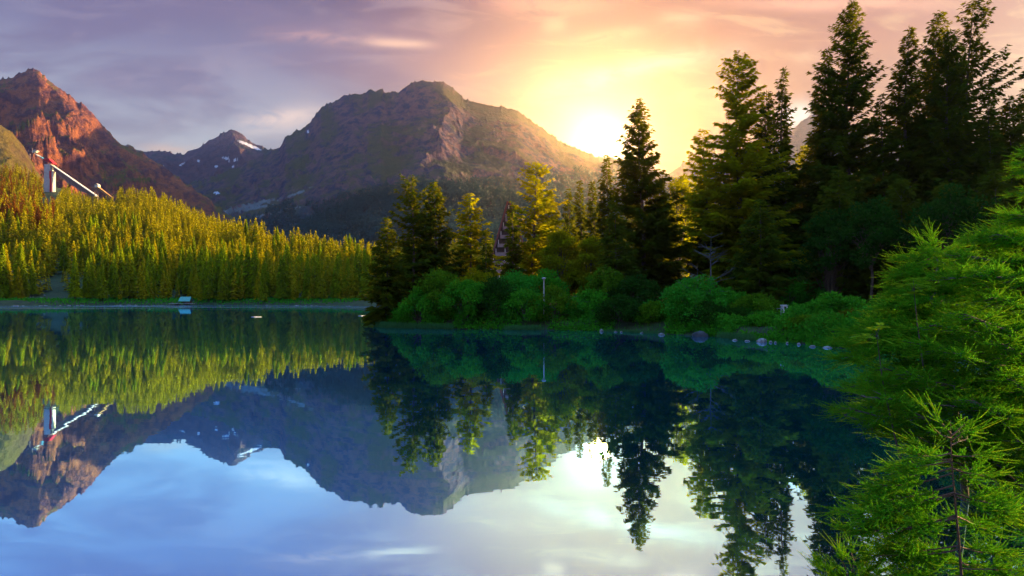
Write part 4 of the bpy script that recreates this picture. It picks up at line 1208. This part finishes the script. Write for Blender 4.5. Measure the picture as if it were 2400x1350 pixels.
# ------------------------------------------------------------------ reeds
def reeds(pts, n, hmin, hmax, label, r):
    pts = np.array(pts); i = r.integers(0, len(pts) - 1, n); f_ = r.uniform(0, 1, n)[:, None]
    B = pts[i] * (1 - f_) + pts[i + 1] * f_ + r.normal(0, .22, (n, 2))
    B = np.concatenate([B, np.full((n, 1), -.05)], 1)
    d = np.stack([r.normal(0, .12, n), r.normal(0, .12, n), np.ones(n)], -1)
    v, f = kites(B, d, np.stack([r.normal(0, 1, n), r.normal(0, .4, n), np.zeros(n)], -1), r.uniform(hmin, hmax, n), np.full(n, .025))
    g_ = Geo(); g_.add(v, f)
    return link('reeds', g_.mesh('reeds', M_reed), kind='stuff', label=label, cat='reeds')
SH = lambda a, o=0.25: (shore(*a)[0], shore(*a)[1] - o)
reeds([SH((884, 764.5)), SH((905, 767.6)), SH((960, 769.2)), SH((1060, 771.3))], 4200, .35, .75, 'pale green reeds round the peninsula tip', r)
reeds([SH((1190, 773)), SH((1265, 773.2))], 1300, .35, .6, 'reeds at the waterline left of the lamp post', r)
reeds([SH((1420, 776.8)), SH((1480, 778.3)), SH((1545, 782))], 1200, .15, .35, 'short mossy grass over the small shore stones', r)
reeds([SH((1690, 790.8)), SH((1760, 797.6))], 1500, .3, .6, 'bluish reeds between the dark and the white boulders', r)
# meadow grass on the open bank
n = 26000
px = r.uniform(890, 2150, n); yb = r.uniform(42, 100, n); xb = (px - 1200) / F * yb
ok = lake_sd(xb, yb) > .2
xb, yb = xb[ok], yb[ok]; zb = ground_z(xb, yb); n = len(xb)
v, f = kites(np.stack([xb, yb, zb - .03], -1), np.stack([r.normal(0, .3, n), r.normal(0, .3, n), np.ones(n)], -1), r.normal(0, 1, (n, 3)), r.uniform(.15, .45, n), r.uniform(.04, .1, n))
g_ = Geo(); g_.add(v, f); link('grass', g_.mesh('grass', M_leaf), kind='stuff', label='green undergrowth covering the near shore', cat='grass')
n = 60000
px = r.uniform(880, 2160, n)
yb = np.interp(px, [884, 960, 1200, 1340, 1420, 1560, 1680, 1740, 1800, 1930, 2160], [69, 66.3, 63.2, 61.7, 60.5, 56, 51.8, 48.6, 46.7, 41.8, 33]) + r.uniform(-.5, 7, n); xb = (px - 1200) / F * yb
sdb = lake_sd(xb, yb)
clear = (np.abs(px - 1500) < 60) & (sdb < 2.0)
ok = (sdb > -.1) & (sdb < 6) & ~clear & (vnoise(xb * .5, yb * .5, 6) > .28)
xb, yb, sdb = xb[ok], yb[ok], sdb[ok]; zb = ground_z(xb, yb); n = len(xb)
top_ = (.3 + 1.5 * vnoise(xb * .45, yb * .45, 9) * sstep(sdb, -.2, 1.5)) * r.uniform(0, 1, n)
v, f = kites(np.stack([xb, yb, zb + top_ - .1], -1), unit(r.normal(0, 1, (n, 3)) + [0, -.5, .3]), r.normal(0, 1, (n, 3)), r.uniform(.18, .36, n), r.uniform(.09, .17, n))
g_ = Geo(); g_.add(v, f); link('undergrowth', g_.mesh('undergrowth', M_leaf), kind='stuff', label='low leafy scrub hanging over the near shore waterline', cat='undergrowth')
# low scrub on the far shore
n = 9000
px = r.uniform(-20, 900, n); yb = r.uniform(250, 300, n); xb = (px - 1200) / F * yb
ok = (lake_sd(xb, yb) > .3) & (lake_sd(xb, yb) < 22)
xb, yb = xb[ok], yb[ok]; zb = ground_z(xb, yb); n = len(xb)
v, f = kites(np.stack([xb, yb, zb - .05], -1), np.stack([r.normal(0, .5, n), r.normal(0, .5, n), np.ones(n)], -1), r.normal(0, 1, (n, 3)), r.uniform(.5, 1.6, n), r.uniform(.3, .7, n))
g_ = Geo(); g_.add(v, f); link('undergrowth', g_.mesh('undergrowth', M_leaf), kind='stuff', label='low scrub along the far shore', cat='undergrowth')

# ------------------------------------------------------------------ foreground larch boughs
def shoots(g_needle, g_twig, r, base, dirs, Ls, nn=22, nl=.02, nw=.0042, ntw=.0026):
    """many long shoots: base (n,3), dirs (n,3), length; needles all round each one"""
    n = len(base); dirs = unit(dirs)
    bend = r.normal(0, .12, (n, 3)) + np.array([0, 0, .10])
    t_ = np.linspace(.02, 1, nn)
    T_ = np.repeat(t_[None], n, 0) + r.uniform(-.02, .02, (n, nn))
    Pn = base[:, None] + dirs[:, None] * (Ls[:, None] * T_)[..., None] + bend[:, None] * (Ls[:, None] * T_ ** 2)[..., None]
    tan = unit(dirs[:, None] + 2 * bend[:, None] * T_[..., None])
    rv = r.normal(0, 1, (n, nn, 3)); perp = unit(rv - (rv * tan).sum(-1, keepdims=True) * tan)
    nd = unit(perp * .8 + tan * .75)
    sd_ = np.cross(nd, tan); sd_ = unit(sd_ + 1e-6)
    ln = nl * (1.1 - .45 * T_) * r.uniform(.7, 1.2, (n, nn))
    tip = Pn + nd * ln[..., None]
    w_ = nw * r.uniform(.7, 1.3, (n, nn))[..., None]
    v = np.stack([Pn - sd_ * w_, Pn + sd_ * w_, tip], 2).reshape(-1, 3)
    f = np.arange(len(v)).reshape(-1, 3)
    g_needle.add(v, f)
    # twig: flat thin ribbon pair
    E = base + dirs * Ls[:, None] + bend * Ls[:, None]
    M_ = base + dirs * Ls[:, None] * .5 + bend * Ls[:, None] * .25
    s1 = unit(np.cross(dirs, r.normal(0, 1, (n, 3)))) * ntw; s2 = unit(np.cross(dirs, s1)) * ntw
    for s0 in (s1, s2):
        v = np.stack([base - s0, base + s0, M_ + s0 * .8, M_ - s0 * .8, E + s0 * .3, E - s0 * .3], 1).reshape(-1, 3)
        i_ = np.arange(n)[:, None] * 6
        g_twig.add(v, np.concatenate([i_ + [[0, 1, 2, 3]], i_ + [[3, 2, 4, 5]]]))

def bough(gn, gt, gw, r, p0, p1, thick, nsub, subl, sl, sag=.12, flat=.5, nn=20, nl=.02):
    """one branch from p0 to p1 with side branchlets full of shoots"""
    p0, p1 = np.array(p0, float), np.array(p1, float)
    L = np.linalg.norm(p1 - p0); d = (p1 - p0) / L
    q = np.linspace(0, 1, 8)[:, None]
    line = p0 + (p1 - p0) * q + np.array([0, 0, 1]) * (-sag * L * np.sin(np.pi * q * .85)) + np.cumsum(r.normal(0, .006 * L, (8, 3)), 0) * (q > 0)
    gw.tube(line, np.linspace(thick, thick * .18, 8), 5, False)
    def at(t_): 
        return np.stack([np.interp(t_, q[:, 0], line[:, k]) for k in range(3)], -1)
    side = unit(np.cross(d, [0, 0, 1]))
    bs, ds, ls = [], [], []
    for k in range(int(nsub * 1.45)):
        t_ = r.uniform(.12, 1.0) ** .75
        b0 = at(np.array([t_]))[0]
        s_ = r.choice([-1, 1])
        sdv_ = unit(d * r.uniform(.4, 1.1) + side * s_ * r.uniform(.3, 1.0) + np.array([0, 0, r.uniform(-.35, .35) * flat * 2]))
        sl_ = subl * (1.15 - .75 * t_) * r.uniform(.4, 1.15)
        tip = b0 + sdv_ * sl_ + np.array([0, 0, r.uniform(-.15, .1) * sl_])
        gw.tube(np.array([b0, (b0 + tip) / 2 + r.normal(0, .02 * sl_, 3), tip]), [thick * .28, thick * .2, thick * .08], 3, False)
        m_ = max(4, int(sl_ / .020))
        tt = r.uniform(.1, 1, m_)
        bb = b0 + (tip - b0) * tt[:, None]
        dd = unit(sdv_ * r.uniform(.5, 1.2, (m_, 1)) + np.cross(sdv_, [0, 0, 1]) * r.choice([-1, 1], (m_, 1)) * r.uniform(.15, .9, (m_, 1)) + np.array([0, 0, 1]) * r.normal(.12, .3, (m_, 1)))
        bs.append(bb); ds.append(dd); ls.append(sl * r.uniform(.35, 1.2, m_) * (.6 + .6 * tt))
        bs.append(tip[None]); ds.append(sdv_[None]); ls.append(np.array([sl * 1.2]))
    bs, ds, ls = np.vstack(bs), np.vstack(ds), np.concatenate(ls)
    shoots(gn, gt, r, bs, ds, ls, nn, nl)

def fore_larch(name_label, foot, crown_pts, boughs, r, trunk_r, nl=.021, nn=26, sl=.20):
    """foot: xyz of the trunk base; crown_pts: trunk line; boughs: list of (px,py,Y target, t on trunk, nsub, subl)"""
    line = np.array(crown_pts, float)
    base_pt = line[0]
    e = link('larch_tree', None, label=name_label, cat='tree', loc=base_pt)
    gn, gt, gw, gtr = Geo(), Geo(), Geo(), Geo()
    q = np.linspace(0, 1, len(line)); qq = np.linspace(0, 1, 14)
    ln = np.stack([np.interp(qq, q, line[:, k]) for k in range(3)], -1) - base_pt
    gtr.tube(ln, np.linspace(trunk_r, trunk_r * .12, 14), 8)
    for (tx_, ty_, tY, tt, nsub, subl) in boughs:
        p1 = P(tx_, ty_, tY) - base_pt
        p0 = np.array([np.interp(tt, qq, ln[:, k]) for k in range(3)])
        bough(gn, gt, gw, r, p0, p1, max(.008, trunk_r * .3 * (1.1 - tt)), nsub, subl, sl, sag=r.uniform(-.02, .10), nn=nn, nl=nl)
    link('trunk', gtr.mesh('trunk', M_bark if trunk_r > .05 else M_redbark, True), e)
    link('branches', gw.mesh('branches', M_redbark if trunk_r < .03 else M_bark, True), e)
    link('twigs', gt.mesh('twigs', M_rowan), e)
    link('needles', gn.mesh('needles', M_fore), e)
    return e

def zg(x, y): return gz(x, y) - .1
# A: big larch outside the right edge, long boughs reaching left
r = np.random.default_rng(11)
YA = 9.5
pa = P(2520, 700, YA); za = zg(pa[0], pa[1])
trA = [(pa[0], pa[1], min(za, 0.3)), (pa[0] - .05, pa[1], 1.5), (pa[0], pa[1], 3.5), (pa[0] + .05, pa[1], 5.6), (pa[0], pa[1], 7.6)]
def zt_of(py, Y, z0=.3, z1=7.6): return float(np.clip((H + (HOR - py) / F * Y - z0) / (z1 - z0), .02, .98))
bA = []
for (tx_, ty_, tY, n_) in [(2210, 640, 8.2, 26), (2250, 600, 8.8, 22), (2300, 560, 9.3, 26), (2340, 540, 9.0, 26), (2390, 500, 9.2, 20), (2290, 640, 8.2, 26), (2260, 700, 7.8, 30), (2200, 760, 8.0, 30),
                           (2330, 700, 8.0, 26), (2150, 800, 8.0, 34), (2100, 850, 8.0, 34), (2060, 830, 8.3, 34), (2250, 820, 7.6, 34), (2340, 790, 7.8, 26), (2130, 900, 7.8, 34), (2010, 870, 8.2, 36),
                           (1985, 915, 8.0, 34), (2060, 930, 7.7, 34), (2180, 930, 7.6, 34), (2290, 900, 7.6, 34), (2380, 880, 7.8, 26), (2110, 980, 8.3, 30), (2240, 990, 8.2, 30), (2350, 970, 8.2, 30),
                           (2100, 1010, 8.8, 22), (2330, 1060, 8.6, 30), (2390, 1020, 8.0, 26), (2280, 1110, 8.8, 26), (2370, 1150, 8.6, 26), (2400, 1240, 8.5, 20), (2320, 1200, 9.0, 18), (2390, 740, 9.5, 30), (2350, 760, 9.8, 30), (2395, 640, 9.6, 28), (2370, 600, 9.2, 26), (2300, 780, 9.2, 30), (2390, 830, 9.2, 30), (2330, 850, 8.8, 30), (2020, 900, 9.0, 34), (2050, 870, 9.4, 34), (2100, 900, 9.2, 34), (1990, 940, 8.8, 30), (2150, 850, 9.0, 34), (2200, 880, 8.8, 34), (2390, 780, 10.0, 36), (2340, 800, 10.2, 36), (2395, 860, 10.0, 36)]:
    bA.append((tx_, ty_, tY, zt_of(ty_ - 60, YA), n_, .62))
fore_larch('large foreground larch, trunk outside the right edge, long bright green boughs', None, trA, bA, r, .11)
# B: larch behind it with a visible tip
pb = P(2195, 560, 10.2); zb_ = zg(pb[0], pb[1])
trB = [(pb[0] + .5, pb[1], -.6), (pb[0] + .3, pb[1], 1.2), (pb[0] + .1, pb[1], 2.6), (pb[0], pb[1], H + (HOR - 585) / F * 10.2)]
bB = []
for (tx_, ty_, tY, n_) in [(2185, 578, 10.2, 6), (2165, 592, 10.2, 8), (2215, 590, 10.2, 8), (2140, 615, 10.0, 14), (2235, 612, 10.2, 14), (2130, 640, 10.0, 18), (2260, 640, 10.3, 18), (2190, 640, 9.6, 18),
                           (2110, 680, 10.0, 24), (2100, 720, 9.8, 28), (2250, 690, 9.7, 24), (2180, 700, 9.3, 26), (2080, 760, 9.8, 30), (2140, 760, 9.2, 28), (2230, 760, 9.3, 28), (2300, 740, 9.6, 24),
                           (2040, 790, 9.6, 32), (2000, 815, 9.4, 34), (1975, 800, 9.5, 26), (2090, 820, 9.2, 30), (2180, 830, 9.1, 30), (2270, 830, 9.4, 28), (2000, 850, 9.2, 30), (2080, 880, 9.2, 28), (2160, 890, 9.4, 28), (2260, 900, 9.5, 24),
                           (1985, 950, 9.3, 20), (2060, 960, 9.4, 20), (2130, 950, 9.5, 20)]:
    bB.append((tx_, ty_, tY, float(np.clip((H + (HOR - ty_ + 25) / F * 10.2 + .6) / (trB[-1][2] + .6), .05, .99)), n_, .55))
fore_larch('mid-sized foreground larch with its tip before the dark trees, left of the large one', None, trB, bB, r, .06)
# C: sapling with a leader, closest
YC = 5.6
pc = P(2232, 990, YC)
trC = [tuple(P(2262, 1480, YC)), tuple(P(2250, 1300, YC)), tuple(P(2236, 1150, YC)), tuple(P(2229, 1060, YC)), tuple(P(2228, 985, YC))]
bC = []
def tc_of(py): return float(np.clip((1480 - py) / (1480 - 985), .02, .99))
for (tx_, ty_, tY, n_) in [(2205, 985, YC, 3), (2262, 992, YC, 3), (2255, 1010, 5.5, 3), (2190, 1000, 5.5, 4), (2270, 1030, 5.7, 5), (2150, 1060, 5.5, 10), (2290, 1065, 5.6, 8), (2180, 1080, 5.8, 10), (2310, 1110, 5.6, 10),
                           (2120, 1110, 5.6, 16), (2060, 1130, 5.8, 20), (2100, 1090, 5.9, 14), (2030, 1170, 5.7, 24), (1975, 1190, 5.6, 26), (2080, 1190, 5.7, 24), (2160, 1180, 5.8, 18), (2330, 1190, 5.5, 14),
                           (2130, 1230, 5.8, 24), (2050, 1240, 5.5, 24), (2010, 1240, 5.6, 20), (2360, 1185, 5.5, 12), (2290, 1230, 5.9, 16), (2100, 1290, 5.7, 24), (2030, 1300, 5.6, 18), (2180, 1290, 5.9, 22), (2330, 1290, 5.7, 18),
                           (2270, 1310, 6.0, 18), (2150, 1340, 5.8, 22), (2300, 1350, 5.8, 18), (2080, 1350, 5.5, 16), (2380, 1330, 5.5, 10)]:
    bC.append((tx_, ty_, tY, tc_of(ty_ + 55 - abs(tx_ - 2232) * .05), max(2, int(n_ * .62)), .34))
fore_larch('young larch with a reddish upright leader in the lower right corner', None, trC, bC, r, .014, nl=.017, nn=26, sl=.16)
# D: tips at the bottom edge
trD = [tuple(P(2040, 1520, 6)), tuple(P(2000, 1400, 6)), tuple(P(1975, 1310, 6))]
fore_larch('low larch tips poking in at the bottom edge of the picture', None, trD,
           [(1970, 1305, 6, .9, 3, .2), (1940, 1335, 6, .6, 6, .3), (2010, 1300, 6.1, .7, 6, .3), (2030, 1320, 6, .6, 8, .3), (1990, 1350, 5.9, .5, 8, .3), (2060, 1345, 6, .5, 8, .3)], r, .012, nl=.017, nn=22, sl=.14)
# E: sprays at the far right edge, higher up
trE = [tuple(P(2700, 900, 13)), tuple(P(2600, 500, 13)), tuple(P(2560, 250, 13))]
fore_larch('drooping olive larch spray entering at the right edge halfway up', None, trE,
           [(2382, 400, 13, .8, 22, .5), (2385, 445, 13, .75, 22, .5), (2375, 380, 13.2, .85, 14, .5), (2395, 350, 13, .88, 16, .5)], r, .05, nl=.025, nn=20, sl=.18)

# rowan sprig: compound leaves
def rowan(label, stem_pts, sprays, r):
    st = np.array(stem_pts, float); o0 = st[0]
    e = link('rowan_sapling', None, label=label, cat='sapling', loc=o0)
    g1, g2 = Geo(), Geo()
    g1.tube(st - o0, np.linspace(.012, .004, len(st)), 5)
    for c in sprays:
        c = np.array(c) - o0
        k0 = st[-1] - o0
        g1.tube(np.array([k0, (k0 + c) / 2 + [0, 0, .04], c]), [.005, .003, .0015], 4, False)
        for _ in range(int(r.integers(4, 7))):
            a = r.uniform(0, 6.28); d = unit(np.array([math.cos(a), math.sin(a), r.uniform(-.1, .5)])); L_ = r.uniform(.14, .22)
            s_ = unit(np.cross(d, [0, 0, 1])); t_ = np.repeat(np.linspace(.2, .95, 7), 2); sg = np.tile([-1, 1], 7)[:, None]
            B = c + d * (L_ * t_)[:, None] - np.array([0, 0, .25]) * (L_ * t_[:, None] ** 2)
            v, f = kites(B, unit(s_ * sg + d * .55 + [0, 0, -.1]), np.repeat(np.cross(s_, d)[None] * .3 + d[None], 14, 0), np.full(14, .055), np.full(14, .018)); g2.add(v, f)
            v, f = kites(c[None] + 0, d[None] - np.array([[0, 0, .2]]), s_[None], np.array([L_ * 1.1]), np.array([.006])); g2.add(v, f)
    link('stem', g1.mesh('stem', M_bark, True), e); link('leaves', g2.mesh('leaves', M_rowan), e)
r = np.random.default_rng(21)
rowan('small rowan with yellow-green feathered leaves against the water by the last slab', [P(2110, 1080, 8.3), P(2070, 900, 8.2), P(2055, 790, 8.1)],
      [P(2050, 775, 8.1), P(2035, 790, 8.0), P(2065, 765, 8.1), P(2028, 805, 8.1), P(2060, 795, 7.9)], r)
rowan('small rowan with yellow-green feathered leaves in front of the mid-sized larch tip', [P(2170, 900, 8.9), P(2150, 760, 8.9), P(2142, 680, 8.9)],
      [P(2140, 655, 8.9), P(2150, 668, 8.8), P(2125, 668, 8.9), P(2160, 680, 8.8), P(2135, 690, 8.9)], r)

# ------------------------------------------------------------------ air
m, t, out = mat('evening_haze')
pv = t.new('ShaderNodeVolumePrincipled')
pv.inputs['Color'].default_value = (0.40, 0.55, 1.0, 1)
pv.inputs['Density'].default_value = 0.0001
pv.inputs['Anisotropy'].default_value = 0.87
t.link(pv.outputs[0], out.inputs['Volume'])
g_ = Geo(); g_.box((60, 900, 996), (8800, 10800, 2000))
me = g_.mesh('haze', m)
link('haze', me, kind='stuff', label='thin evening haze in the valley air', cat='haze')
